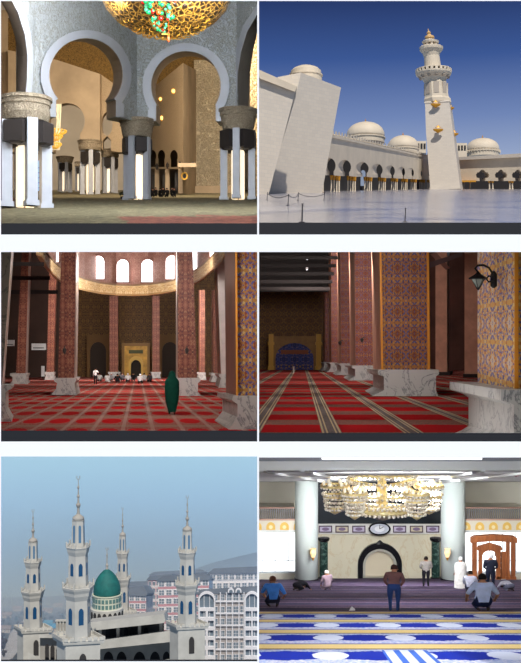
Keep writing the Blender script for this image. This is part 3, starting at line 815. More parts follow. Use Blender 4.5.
# domes
def dome(label, cx, by, r, hgt, d, drum=True):
    T = Thing('roof_dome', label, 'dome', cx, by, d, 'white roof domes')
    m = T.mb(); m.loft([(cx, by + 4, r * .97), (cx, by, r * .97), (cx, by - .6, r * 1.02), (cx, by - 1.6, r * 1.02), (cx, by - 2, r * .96)], 40); m.build('drum', cream)
    m = T.mb(); secs = []
    for i in range(13):
        t = i / 12 * PI / 2; rr = r * (.97 * math.cos(t) + .05 * math.sin(2 * t)); secs.append((cx, by - 2 - (hgt - 2) * math.sin(t) ** .96 , max(rr, .25)))
    m.loft(secs, 40); m.build('dome_shell', cream, smooth=True)
    if drum:
        m = T.mb()
        for i in range(36):
            a = i * PI / 18; m.rbox(cx + r * 1.0 * math.cos(a), r * math.sin(a), by - 2.4, by + .2, r * .04, r * .02, a)
        m.build('dome_crenels', cream)
    m = T.mb(); y = by - hgt; m.loft([(cx, y + .3, .9), (cx, y - .6, .5), (cx, y - 1.2, .9), (cx, y - 1.8, .4), (cx, y - 3.2, .15)], 8); m.build('finial', gold2)
dome('largest white dome behind the arcade parapet, nearest the left tower', 365.5, 139.5, 19.5, 17.5, 400, False)
dome('white dome between the large one and the minaret', 403, 151, 15.8, 15.5, 430, False)
dome('white dome with a ring of small crenels, right of the minaret', 482.5, 153.5, 17, 15.2, 530)
T = Thing('roof_pavilion', 'small roof pavilion with dark openings beside the minaret, left', 'pavilion', 420, 153, 520)
m = T.mb(); m.box(416, 426, 141, 153, 0, 8); m.build('pavilion_body', cream)
for x in (417.3, 420.5, 423.5):
    m = T.mb(); m.box(x, x + 2, 143.5, 149, -.4, .2); m.build('opening', shade)
T = Thing('roof_pavilion', 'small roof pavilion beside the minaret, right', 'pavilion', 461, 157, 520)
m = T.mb(); m.box(456, 467, 143, 158, 0, 8); m.build('pavilion_body', cream)
for x in (458, 461, 464):
    m = T.mb(); m.box(x, x + 1.8, 145.5, 150.5, -.4, .2); m.build('opening', shade)

# minaret
T = Thing('minaret', 'tall white minaret with two balconies and gold balconettes, standing at the arcade corner', 'minaret', 446, 191, 440)
m = T.mb()
R4 = math.radians(-62)
m.loft([(447, 191.3, 21), (446.5, 186, 20.5), (441, 134, 18.6), (438.6, 106, 16.8), (438.4, 104.6, 17.6), (438.3, 103.4, 16.6)], 4, rot=R4); m.build('square_shaft', MWH)
m = T.mb(); m.loft([(438, 103.6, 13.8), (437.2, 100, 14), (436.6, 98, 12.6), (435, 80, 11.2)], 8, rot=.25); m.build('octagonal_shaft', cream)
for i in range(8):
    a = .25 + PI / 8 + i * PI / 4; m = T.mb(); X = 436 + 11.3 * math.cos(a); K = 11.3 * math.sin(a)
    m.rbox(X, K, 84, 95, .5, 2.6, a); m.build('blind_arch', plain('pale_recess', (172, 160, 146), .8) if i == 0 else bpy.data.materials['pale_recess'])
m = T.mb(); m.loft([(434.6, 82, 10.5), (434, 79, 12), (433.6, 75.5, 17), (433.5, 74, 18), (433.5, 72.8, 18), (433.4, 72.4, 16.6)], 16); m.build('balcony', cream)
m = T.mb()
for i in range(24):
    a = i * PI / 12; m.rbox(433.5 + 17.4 * math.cos(a), 17.4 * math.sin(a), 70, 72.8, .5, 1.3, a)
m.loft([(433.4, 70.2, 17.8), (433.4, 69.6, 17.8), (433.4, 69.6, 17)], 24); m.build('balcony_rail', cream)
m = T.mb()
for i in range(12):
    a = i * PI / 6; m.ball(434 + 14 * math.cos(a), 77, 14 * math.sin(a), 2, 1.8, 2)
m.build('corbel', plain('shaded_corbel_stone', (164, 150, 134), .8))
m = T.mb(); m.loft([(433.3, 72.5, 8.6), (431.6, 55, 7.6)], 24); m.build('round_shaft', cream, smooth=False)
m = T.mb(); m.loft([(431.6, 57, 7.6), (431.3, 53, 9), (431.2, 50, 11.6), (431.2, 47.6, 12), (431, 46.8, 11)], 16); m.build('upper_balcony', cream)
m = T.mb()
for i in range(8):
    a = i * PI / 4; m.loft([(431 + 6 * math.cos(a), 48, 1.3), (430.6 + 6 * math.cos(a), 43, 1.2)], 6, ck=6 * math.sin(a))
m.loft([(430.6, 43.5, 8), (430.3, 41.6, 8.6), (430, 40.6, 6.5), (429.8, 39.2, 3.2)], 16); m.build('lantern', cream)
m = T.mb(); m.loft([(429.8, 39.6, 2.6), (429.6, 38, 5), (429.4, 36.4, 4.6), (429.2, 35, 2), (429, 34.2, 1.6), (428.8, 33, 2.4), (428.7, 32, 1.5), (428.5, 31, .6), (428, 28.6, .2)], 12); m.build('bulb_finial', plain('pale_gold_bulb', (206, 168, 112), .5))
for (x, y, k_, l) in ((433, 107.5, -15, 1), (448.5, 108.5, -4, 1), (435, 133, -18, 1), (452.5, 134.5, -5, 1)):
    m = T.mb(); m.loft([(x, y + 3.4, .6), (x, y + 2.6, 2.2), (x, y + 1.4, 4.2), (x, y + .6, 5), (x, y - .4, 5)], 10, ck=k_, kr=.35); 
    m.loft([(x, y - 1.6, 3.2), (x, y - 2.2, 2.6), (x, y - 3.4, .8), (x, y - 4.2, .2)], 10, ck=k_, kr=.35); b_ = m.build('balconette', gold2)
    m = T.mb(); m.box(x - 2.0, x + 2.0, y - 2.2, y - .2, k_ - .9, k_ + 3); m.build('niche', cream)
# rope posts
sp_ = [(302, 222.5, 203.5, 'nearest post at the lower left'), (405, 222, 208, 'nearest post in the middle foreground'), (288, 205.5, 194, 'post midway to the tower on the left'), (298, 200.5, 192.5, 'before the tower, right of the midway post'), (267, 200, 192.6, 'post at the far left before the wall'), (324, 200, 193, 'post before the first arcade columns')]
for x, yb, yt, l in sp_:
    T = Thing('barrier_post', 'dark rope barrier post on the marble floor, ' + l, 'post', x, yb, d2(yb), 'rope barrier posts')
    g = (yb - yt) / 18
    m = T.mb(); m.loft([(x, yb, 3.2 * g), (x, yb - .5 * g, 3 * g), (x, yb - .9 * g, .8 * g)], 12); m.build('base', pitch)
    m = T.mb(); m.loft([(x, yb - .8 * g, .75 * g), (x + .6, yt + 1, .7 * g), (x + .6, yt + .8, 1.2 * g), (x + .6, yt, 1 * g)], 10); m.build('pole', pitch)
for a, b, l in ((4, 2, 'between the far left and midway posts'), (2, 3, 'between the midway post and the one before the tower'), (3, 5, 'running on before the tower towards the arcade')):
    m = MB(); pa_, pb_ = sp_[a], sp_[b]; pts = []
    for i in range(9):
        t = i / 8; d = d2(pa_[1]) * (1 - t) + d2(pb_[1]) * t; A = Vector(P(pa_[0] + .6, pa_[2] + 1, d2(pa_[1]))); B = Vector(P(pb_[0] + .6, pb_[2] + 1, d2(pb_[1]))); q = A.lerp(B, t); q.z -= .2 * 4 * t * (1 - t)
        pts.append((q.x, q.y, q.z))
    m.pt = lambda x, y, k: (x, y, k); m.tube(pts, .02, 5); o = m.build('barrier_rope', pitch, None); solo(o, 'dark rope slung ' + l, 'rope', 'barrier ropes')
DS = 1.0
# ================================================================ ROOM 3: red-carpeted domed hall
H3, V3, X3 = 1.84, 366.0, 138.0
def d3(py): return depth(H3, V3, py)
def redcarpet(name):
    t = NT(name); u, v, uvv = t.uv()
    fu = t.m_('SUBTRACT', t.m_('FRACT', t.m_('DIVIDE', t.m_('ADD', u, .44), .87)), .5)
    fv = t.m_('SUBTRACT', t.m_('FRACT', t.m_('DIVIDE', t.m_('SUBTRACT', v, 33.4 - 2.7), 5.4)), .5)
    mp = t.n('ShaderNodeMapping'); mp.inputs['Scale'].default_value = (1, .2, 1); t.lk(uvv, mp.inputs[0])
    n1 = t.noise(mp.outputs[0], 9, 3, .7); n2 = t.noise(mp.outputs[0], 28, 3, .7)
    e = t.m_('ADD', t.m_('POWER', t.m_('DIVIDE', t.m_('ABSOLUTE', fu), .38), 2.2), t.m_('POWER', t.m_('DIVIDE', t.m_('ABSOLUTE', t.m_('SUBTRACT', fv, .02)), .27), 2))
    e = t.m_('ADD', e, t.m_('MULTIPLY', t.m_('SUBTRACT', n2, .5), .5))
    blob = t.m_('LESS_THAN', e, 1.0)
    bgc = t.ramp(n2, [(.30, (60, 34, 34)), (.45, (150, 44, 44)), (.56, (176, 130, 116)), (.7, (104, 100, 86))])
    rowl = t.m_('GREATER_THAN', t.m_('ABSOLUTE', fv), .40)
    bg2 = t.mix(t.m_('MULTIPLY', rowl, .6), bgc, (150, 128, 108))
    coll = t.m_('GREATER_THAN', t.m_('ABSOLUTE', fu), .43)
    bg3 = t.mix(t.m_('MULTIPLY', coll, .55), bg2, (176, 150, 140))
    t.base(t.mix(blob, bg3, (180, 16, 20))); t.rough(.95); t.b.inputs['Specular IOR Level'].default_value = .1
    return t.m
carpet('floor', H3, X3, V3, -18, 257.5, 25.2, 172, redcarpet('red_prayer_carpet'))
basem = marble('grey_veined_marble', (190, 188, 184), (112, 112, 116), .9, .4)
basef = marble('far_marble', (196, 192, 188), (140, 138, 138), .5, .5)
redtile = ornament('rose_brown_tile', [(124, 72, 58), (104, 54, 46), (144, 90, 70), (92, 52, 48), (150, 104, 78), (114, 64, 54)], .45)
goldblue = ornament('gold_blue_arabesque', [(176, 122, 52), (80, 72, 124), (134, 62, 42), (196, 164, 104), (96, 88, 140), (150, 98, 54)], .34)
brownside = plain('brown_lacquer_tile', (126, 78, 62), .35, var=.12, scale=1.2)
paleside = plain('glossy_pale_tile', (190, 176, 170), .25, var=.06, scale=1)
goldedge = plain('gilt_edge', (206, 132, 36), .45, .1)

def squarecolumn(label, d, dfar, foot, cols, base_rows, shaft, top=248, mats=(redtile, brownside), group=None, edge=None, bmat=None, room='x'):
    """base_rows: [(y, xl, xr)] of the front face outline top to bottom; back = picture shift (dx, dy) of the far side"""
    dx, dy = cols
    bx = (base_rows[-1][1] + base_rows[-1][2]) / 2
    T = Thing('square_column', label, 'column', bx, foot, d, group)
    m = MB(); qs = []
    for y, xl, xr in reversed(base_rows):
        e = dy * (y - (V3 if room == 3 else 359)) / (foot - (V3 if room == 3 else 359))
        qs.append([(xl, y, d), (xr, y, d), (xr + dx, y + e, dfar), (xl + dx, y + e, dfar)])
    solid(m, qs); rebase(T, m.build('marble_base', bmat or basem, None))
    yb = base_rows[0][0]; xl, xr, xlt, xrt = shaft; m = MB(); e = dy * .2
    d0, d1_ = d + (dfar - d) * .12, dfar - (dfar - d) * .12
    solid(m, [[(xl, yb + .5, d0), (xr, yb + .5, d0), (xr + dx * .8, yb, d1_), (xl + dx * .8, yb, d1_)], [(xlt, top, d0), (xrt, top, d0), (xrt + dx * .8, top, d1_), (xlt + dx * .8, top, d1_)]])
    o = m.build('shaft', [mats[0], mats[1]], None)
    # left / right faces take the side material
    for p in o.data.polygons:
        c = p.normal
        if abs(c.x) > .5 * abs(c.y) and abs(c.z) < .6: p.material_index = 1
    rebase(T, o)
    if edge:
        for (ea, eb, eat, ebt) in edge:
            m = MB(); solid(m, [[(ea, yb + .4, d0 - .15), (eb, yb + .4, d0 - .15), (eb, yb + .4, d0), (ea, yb + .4, d0)], [(eat, top, d0 - .15), (ebt, top, d0 - .15), (ebt, top, d0), (eat, top, d0)]])
            rebase(T, m.build('gilt_edge', goldedge, None))
    return T
g3 = 'square columns of the round hall'
squarecolumn('nearest column at the right of the round hall, gold and blue on a marble base', 29, 33.6, 429.8, (-15, -7.5), [(396, 232.5, 257), (400.5, 232.5, 257), (404, 237.5, 257), (417, 237.5, 257), (424, 233, 257), (427, 230, 257), (429.8, 229, 257)], (238, 257, 236.5, 257), mats=(goldblue, brownside), group=g3, edge=[(236, 238.2, 235, 237.2)], room=3)
squarecolumn('column behind the woman in green, marble base at its foot', 61, 70, 396, (-2.5, -2), [(378, 176, 200.5), (381, 176, 200.5), (383, 178.5, 198), (392, 178.5, 198), (396, 176, 201)], (178, 197, 178, 192.5), group=g3, mats=(redtile, paleside), room=3)
squarecolumn('tall column left of centre on a wide pale marble base', 62, 72, 395, (4, -3), [(378, 54, 76), (381, 54, 76), (383, 57, 74.5), (389, 56, 75), (395, 51, 76.5)], (58, 74, 61.5, 76), group=g3, mats=(redtile, paleside), edge=None, room=3)
squarecolumn('slimmer column standing back on the far left side', 102, 116, 384, (3, -1.5), [(373.4, 10, 27), (375.5, 10, 27), (377, 12.5, 26), (381, 12.5, 26), (384, 10, 27.5)], (16, 25.5, 22, 29), group=g3, mats=(redtile, paleside), bmat=basef, room=3)
squarecolumn('slim rose-brown column between the far left one and the tall one', 130, 142, 380, (1.5, -.8), [(372, 44.6, 54.4), (374, 44.6, 54.4), (375, 46, 53.6), (380, 44.4, 54.6)], (46.5, 53.5, 50, 57), group=g3, bmat=basef, room=3)
squarecolumn('slim column left of the golden prayer niche', 150, 158, 378, (.8, -.5), [(372, 108, 120), (373.5, 108, 120), (374.4, 109.4, 118.8), (378, 108, 120)], (109.5, 118, 109.5, 118), group=g3, bmat=basef, room=3, top=296)
squarecolumn('slim column right of the golden prayer niche', 148, 156, 378.3, (-.8, -.5), [(372, 151, 161), (373.5, 151, 161), (374.4, 152, 160), (378.3, 151, 161)], (152.4, 159.6, 152.4, 159.6), group=g3, bmat=basef, room=3, top=296)
squarecolumn('slim column seen beside the near right-hand column', 112, 124, 382, (-2, -.8), [(373, 211, 222), (375, 211, 222), (376, 213, 221.5), (382, 211, 222.5)], (213.4, 221.4, 213.4, 221.4), group=g3, bmat=basef, room=3, top=290)
squarecolumn('narrow column standing between the green woman\'s column and the right side', 128, 138, 380, (-1.5, -.8), [(372.4, 198, 206), (374, 198, 206), (375, 199, 205.4), (380, 198, 206.5)], (199.6, 205, 199.6, 205), group=g3, bmat=basef, room=3, top=290)
squarecolumn('cropped pale column at the extreme left edge, nearest on that side', 33, 37, 422, (3, -4), [(385, -6, 11), (389, -6, 11), (392, -8, 5.5), (410, -8, 5.5), (417, -8, 9), (422, -8, 12)], (-8, 2, -6, 11.5), group=g3, mats=(marble('mottled_green_grey', (120, 116, 104), (70, 72, 66), .8), paleside), room=3)
# pale column glimpsed high at right
squarecolumn('bright pale-faced column just left of the near right-hand column', 84, 96, 388, (-4, -2), [(374, 219, 233), (376, 219, 233), (378, 221, 232), (388, 219, 234)], (221, 232, 216.5, 230), group=g3, mats=(paleside, brownside), room=3)

# ring gallery and drum
def band(name, pts, t, mat, solo_=None):
    m = MB(); vs = []
    for x, y0, y1, d in pts:
        A = Vector(P(x, y0, d)); B = Vector(P(x, y1, d)); vs += [A, B, A + Vector((0, t, 0)), B + Vector((0, t, 0))]
    fs = []
    for i in range(len(pts) - 1):
        a, b = i * 4, i * 4 + 4
        fs += [(a, b, b + 1, a + 1), (a + 2, a + 3, b + 3, b + 2), (a, a + 2, b + 2, b), (a + 1, b + 1, b + 3, a + 3)]
    fs += [(0, 1, 3, 2), (len(vs) - 4, len(vs) - 2, len(vs) - 1, len(vs) - 3)]
    m.add(vs, fs); return struct(m, name, mat)
ring = [(36, 254, 240, 58), (42, 264, 251, 66), (50, 273, 260, 74), (60, 281.5, 268, 84), (71, 286.5, 273.5, 94), (84, 290, 278.5, 102), (100, 293, 282.5, 108), (116, 294.5, 284.5, 111), (132, 295, 285, 112), (148, 294.5, 284, 111), (164, 292.5, 282, 108), (180, 289, 278, 101), (192, 284, 272, 93), (203, 277, 264, 83), (212, 269, 255.5, 74), (220, 261, 246, 66), (226, 252, 240, 60)]
ringm = ornament('gilt_gallery_panels', [(226, 196, 146), (214, 178, 120), (236, 214, 172), (200, 160, 108), (230, 204, 156)], .6)
band('wall_gallery_ring', ring, 1.2, ringm)
band('trim_gallery', [(x, b + 1.1, b - .6, d - .06) for x, a, b, d in ring], 1.8, plain('gallery_rail', (150, 120, 92), .5))
band('trim_gallery', [(x, a + .8, a - 1, d - .06) for x, a, b, d in ring], 1.6, plain('gallery_foot', (190, 150, 100), .5))
pink = ornament('pink_brick_drum', [(176, 132, 118), (158, 112, 100), (188, 150, 132), (168, 120, 104)], .5)
band('wall_drum', [(x, b + 3, 240, d + 3) for x, a, b, d in ring[1:-1]], 1.0, pink)
wg = plain('sunlit_window_glass', (250, 250, 245), .3, emis=(250, 250, 255), estr=2.6)
wf = plain('window_surround', (150, 104, 90), .6)
def dat(x):
    for (a, b) in zip(ring, ring[1:]):
        if a[0] <= x <= b[0]: return a[3] + (b[3] - a[3]) * (x - a[0]) / (b[0] - a[0])
    return 60
for i, (x0, x1, y0, y1) in enumerate([(52, 59, 240, 262), (92.5, 104.5, 256, 279), (117, 129, 259.5, 282), (141.5, 154, 259.5, 282), (166, 178.5, 255.5, 279), (192.5, 200, 247, 270), (210, 216, 240, 257)]):
    c = (x0 + x1) / 2; r = (x1 - x0) / 2; d = dat(c) + 2.2
    T = Thing('window_%d' % (i + 2), 'x', 'x', c, y1, d); T.root['kind'] = 'structure'; del T.root['label']; del T.root['category']
    def ar(g, k, bk): return [(c - r - g, y1 + g), (c - r - g, y0 + r)] + arcpts(c, y0 + r, r + g, r + g, 180, 0, 12)[1:-1] + [(c + r + g, y0 + r), (c + r + g, y1 + g)]
    m = T.mb(); m.poly(ar(0, 0, 0), k=-1, back=(0, 0, 3)); m.build('pane', wg)
    m = T.mb(); m.poly(ar(1.1, 0, 0), [ar(0, 0, 0)], k=-2, back=(0, 0, 4)); m.build('window_frame', wf)
# far walls
qib = ornament('golden_brown_panelling', [(112, 78, 34), (92, 62, 30), (132, 94, 40), (80, 52, 30), (120, 84, 38)], .9)
m = MB(); m.box(60, 257.5, 250, 380, 168, 170); struct(m, 'wall_qibla', qib)
m = MB(); m.box(-18, 62, 250, 382, 162, 164); struct(m, 'wall_far_left', plain('dark_brown_panelling', (70, 50, 42), .8, var=.15, scale=.2))
for i, (a, b, y) in enumerate(((-18, 44, 262), (-18, 50, 276), (-18, 58, 290))):
    m = MB(); m.box(a, b, y, y + 4, 60 + i * 30, 61 + i * 30); solo(m.build('ceiling_beam', dark, None), 'dark ceiling beam over the left aisle, %s' % ('nearest', 'middle one', 'deepest')[i], 'beam', 'aisle ceiling beams')
T = Thing('prayer_niche', 'golden portal with a dark arched prayer niche in the far wall', 'mihrab', 136, 378.5, 160)
def arch(c, w, y0, y1, n=12, pt=1.15): return [(c - w, y1), (c - w, y0 + w * pt)] + [(c - w * math.cos(PI * i / n), y0 + w * pt - w * pt * math.sin(PI * i / n)) for i in range(1, n)] + [(c + w, y0 + w * pt), (c + w, y1)]
gm = plain('mihrab_gold', (196, 148, 58), .5, .05, var=.2, scale=.8); dk = plain('niche_dark', (40, 32, 24), .8)
m = T.mb(); m.poly([(124.5, 378.5), (124.5, 346), (147.5, 346), (147.5, 378.5)], [arch(136, 7.2, 356, 378.4)], k=0, back=(0, 0, 4)); m.build('portal', gm)
m = T.mb(); m.poly([(122, 378.5), (122, 343), (150, 343), (150, 378.5)], [[(124.5, 378.4), (124.5, 346), (147.5, 346), (147.5, 378.4)]], k=-1.5, back=(0, 0, 4)); m.build('outer_frame', plain('dull_gold', (140, 100, 40), .5))
m = T.mb(); m.poly(arch(136, 7.2, 356, 378.4), [arch(136, 5.2, 360, 378.3)], k=-1, back=(0, 0, 3)); m.build('arch_moulding', plain('bright_gold', (216, 172, 74), .45))
m = T.mb(); m.box(129, 143, 350, 353.5, -1, 0); m.build('inscription_band', plain('olive_band', (84, 84, 44), .6))
m = T.mb(); m.box(127, 145, 355, 378.4, 5, 6); m.build('niche_back', dk)
for c, l in ((98, 'left of the golden portal'), (170, 'right of the golden portal')):
    T = Thing('wall_arch_panel', 'tall blind gold-brown arch panel ' + l, 'wall panel', c, 378, 165)
    m = T.mb(); m.poly([(c - 11, 378), (c - 11, 335), (c + 11, 335), (c + 11, 378)], [arch(c, 8, 342, 377.9)], k=0, back=(0, 0, 3)); m.build('panel_frame', plain('umber_gold_%s' % l[0], (118, 82, 36), .6))
    m = T.mb(); m.poly(arch(c, 8, 342, 377.9), k=2, back=(0, 0, 1)); m.build('panel_field', plain('umber_dark_%s' % l[0], (58, 44, 34), .7))
T = Thing('wall_air_unit', 'white wall unit high on the dark left wall between two columns', 'air conditioner', 38.5, 350, 150)
m = T.mb(); m.box(31.5, 45.5, 343.5, 350, 0, 3); m.build('casing', WHITE)
m = T.mb(); m.box(33, 44, 347.5, 348.3, -.3, 0); m.build('air_slot', dark)
T = Thing('wall_air_unit', 'white wall unit at the far left edge, beyond the first slim column', 'air conditioner', 9, 346, 150)
m = T.mb(); m.box(5, 14, 340, 346, 0, 3); m.build('casing', WHITE)
m = T.mb(); m.box(6, 13, 344, 344.7, -.3, 0); m.build('air_slot', dark)
T = Thing('notice_board', 'narrow white upright board by the slim column at left', 'board', 42.8, 378.6, 146)
m = T.mb(); m.box(41.2, 44.4, 366, 376.5, 0, .6); m.build('board_face', WHITE)
m = T.mb(); m.box(42.4, 43.2, 376.5, 378.6, 0, .6); m.build('stand', dark)
# ornaments hung on the columns
for x, y, d, l in ((65, 351, 61, 'on the tall left-of-centre column'), (187, 351, 60, 'on the column behind the woman in green')):
    T = Thing('wall_sconce', 'small dark metal wall lamp ' + l, 'wall lamp', x, y + 4, d - .2, 'column wall lamps')
    m = T.mb(); m.loft([(x, y + 3, .4), (x, y + 1, 1.6), (x, y - 2, 1.9), (x, y - 3.5, .5)], 8, ck=-3); m.build('lantern_body', lampd)
    m = T.mb(); m.tube([(x, y - 3.5, -3), (x, y - 5, -2), (x, y - 5, 1)], .4); m.build('bracket', lampd)

# woman in green
wk = dict(kr=(.05, -.04, .28), ar=(.05, -.13, .08), tr=(.05, -.08, .02), kl=(-.05, .07, .28), al=(-.05, .09, .05), tl=(-.055, .16, .02))
g = (6, 58, 46)
person('woman in a long green hooded robe walking away over the red carpet', 172, 415, d3(415), 1.66, wk, .15, g, g, skin=(220, 214, 205), fat=1.0, cap=g,
       robe=(g, [(.07, .085, .12, .0), (.2, .12, .135, .0), (.35, .155, .13, 0), (.5, .165, .12, 0), (.62, .165, .115, 0), (.72, .165, .11, 0), (.77, .158, .105, 0), (.81, .13, .095, 0), (.85, .098, .085, .0), (.89, .08, .08, .005), (.93, .074, .076, .01), (.97, .056, .06, .01), (1.0, .02, .02, .01)]))
wh, bk = (232, 230, 228), (26, 25, 28)
person('man in a white shirt and black trousers standing at the left of the seated row', 95.5, 384.6, d3(384.6), 1.7, dict(er=(.17, -.01, .68), wr=(.10, .09, .75)), .3, wh, bk)
row = [(99.5, 381.5, wh, bk, 'at the left end beside the standing man'), (107, 382.5, wh, wh, 'second from the left, all in white'), (111.5, 381.2, (170, 170, 172), bk, 'third from the left, in pale grey'), (117.5, 383, bk, bk, 'fourth from the left, in black'), (122, 380.8, (90, 90, 96), bk, 'fifth, in dark grey, set back'), (128, 382.2, wh, bk, 'sixth, white top and dark lap, before the niche'), (133.5, 381, bk, bk, 'seventh, in black before the niche'), (140, 383.6, (188, 186, 184), bk, 'eighth, largest, pale grey top'), (144.5, 381.4, wh, wh, 'ninth, in white at the right side'), (150, 381.8, (60, 58, 64), bk, 'last at the right end, in dark clothes')]
WIDE = 1.3
for i, (x, y, a, b, l) in enumerate(row):
    person('seated person in the carpet row, ' + l, x, y, d3(y), 1.62, KNEEL, [.2, -.4, 2.9, .1, -2.6, .3, 3.1, -.2, .6, 2.8][i], a, b, group='people seated on the red carpet', fat=1.25, fingers=False, cap=(235, 235, 235) if i in (2, 5, 7) else None)

WIDE = 1.0
# ================================================================ ROOM 4: colonnade aisle with striped red carpet
H4, V4, X4 = 1.8, 359.0, 302.0
def d4(py): return depth(H4, V4, py)
t = NT('striped_red_carpet'); u, v, uvv = t.uv()
mp = t.n('ShaderNodeMapping'); mp.inputs['Scale'].default_value = (1, .22, 1); t.lk(uvv, mp.inputs[0])
n2 = t.noise(mp.outputs[0], 22, 3, .7)
fu = t.m_('ABSOLUTE', t.m_('SUBTRACT', t.m_('FRACT', t.m_('DIVIDE', t.m_('ADD', u, 1.27 + 1.0), 2.0)), .5))
fv = t.m_('FRACT', t.m_('DIVIDE', t.m_('SUBTRACT', v, 24.6), 5.0))
bandm = t.m_('LESS_THAN', fu, .125)
bl = t.m_('LESS_THAN', t.m_('ABSOLUTE', t.m_('SUBTRACT', fu, .105)), .012)
bl2 = t.m_('LESS_THAN', t.m_('ABSOLUTE', t.m_('SUBTRACT', fu, .055)), .01)
rowm = t.m_('GREATER_THAN', t.m_('ADD', fv, t.m_('MULTIPLY', t.m_('SUBTRACT', n2, .5), .25)), .55)
rc = t.ramp(n2, [(.35, (88, 44, 42)), (.5, (128, 96, 84)), (.65, (150, 60, 52))])
c = t.mix(rowm, (168, 14, 20), rc)
bc = t.ramp(n2, [(.35, (62, 58, 66)), (.5, (124, 110, 104)), (.62, (96, 84, 90)), (.75, (120, 40, 44))])
c = t.mix(bandm, c, bc); c = t.mix(t.m_('MAXIMUM', bl, bl2), c, (190, 168, 132))
t.base(c); t.rough(.95); t.b.inputs['Specular IOR Level'].default_value = .1
carpet('floor', H4, X4, V4, 258.6, 541, 22.5, 172, t.m)
warmtile = ornament('terracotta_arabesque', [(160, 92, 60), (84, 66, 96), (136, 64, 44), (184, 124, 72), (110, 86, 116), (150, 80, 56)], .36)
rosew = plain('rose_plaster_edge', (196, 140, 116), .5, var=.08, scale=1)
g4 = 'columns of the aisle colonnade'
# near column (large, cropped at right)
T = Thing('square_column', 'nearest column at the right, gold and blue arabesque over a big marble plinth', 'column', 505, 442, 18, g4)
m = MB()
def q(nx, ny, fx, fy, rn=541, rf=541): return [(nx, ny, 17.8), (rn, ny + .6, 17.8), (rf, fy + .2, 23.7), (fx, fy, 23.7)]
solid(m, [q(502, 442.8, 451, 434.5), q(506, 441.5, 455, 433), q(510, 438, 462, 430), q(514, 434, 468.5, 426), q(514, 405, 468.5, 397.5), q(511, 403, 463, 394), q(506, 401.5, 455, 391.5), q(501, 400.5, 449.6, 389.2), q(501, 389.5, 449.6, 381.6)])
rebase(T, m.build('marble_plinth', basem, None))
m = MB(); solid(m, [[(516, 390, 18.4), (541, 390, 18.4), (541, 383.5, 23), (477.5, 383.5, 23)], [(516, 248.5, 18.4), (541, 248.5, 18.4), (541, 248.5, 23), (477.5, 248.5, 23)]]); rebase(T, m.build('tiled_shaft', ornament('pale_blue_gold_arabesque', [(204, 154, 76), (84, 80, 146), (196, 180, 168), (212, 182, 120), (116, 108, 164), (184, 112, 58)], .30), None))
m = MB(); solid(m, [[(514.5, 390, 18.3), (518.5, 390, 18.3), (518.5, 390, 18.45), (514.5, 390, 18.5)], [(514.5, 248.5, 18.3), (518.5, 248.5, 18.3), (518.5, 248.5, 18.45), (514.5, 248.5, 18.5)]]); rebase(T, m.build('gilt_edge', goldedge, None))
def c4(label, d, df, foot, dx, dy, rows, shaft, **k): return squarecolumn(label, d, df, foot, (dx, dy), rows, shaft, group=g4, room=4, **k)
c4('second column of the aisle, broad tiled front with gilt edges on marble plinth', 48.6, 57, 396, -11, -4, [(369.8, 378, 439), (374, 378, 439), (376.5, 384, 436), (390, 384, 436), (396, 373, 438)], (382, 429.5, 380, 428.5), mats=(goldblue2 := ornament('muted_arabesque', [(150, 96, 44), (62, 56, 92), (112, 56, 40), (164, 116, 62), (84, 76, 112), (128, 80, 48)], .42), rosew), edge=[(381.2, 383.4, 379.4, 381.6), (427.6, 430, 426.6, 429)])
c4('third column of the aisle, half hidden by the second', 84, 98, 381, -7, -2, [(365.6, 352, 381), (367.6, 352, 381), (369, 355, 379), (376, 355, 379), (381, 348, 380)], (355.5, 374, 354.5, 373), mats=(warmtile, rosew), bmat=basef)
c4('fourth column of the aisle', 112, 124, 375, -4, -1, [(363.4, 339, 359), (365, 339, 359), (366, 341, 357), (371, 341, 357), (375, 336, 358)], (341, 353, 340, 352), mats=(warmtile, rosew), bmat=basef)
c4('fifth column of the aisle', 136, 144, 372.2, -3, -.6, [(362.6, 329, 344), (363.6, 329, 344), (364.5, 330.5, 343), (368.5, 330.5, 343), (372.2, 327, 343)], (331.5, 339.5, 331, 339), mats=(warmtile, rosew), bmat=basef)
c4('last column of the aisle by the blue arch', 154, 160, 370.6, -2, -.4, [(362.2, 323, 334), (363, 323, 334), (363.8, 324, 333), (367, 324, 333), (370.6, 321.5, 333)], (325, 330.4, 325, 330.4), mats=(warmtile, rosew), bmat=basef)
c4('plain rose column in the dim side aisle, left of the two', 110, 122, 375.5, 3, -1, [(372, 434, 450), (375.5, 434, 450)], (435.5, 447, 435.5, 447), mats=(rosew, brownside), bmat=dark)
c4('plain rose column in the dim side aisle beside the nearest column', 96, 108, 378, 3, -1, [(374, 463, 480), (378, 463, 480)], (464.5, 478, 464.5, 478), mats=(rosew, brownside), bmat=dark)
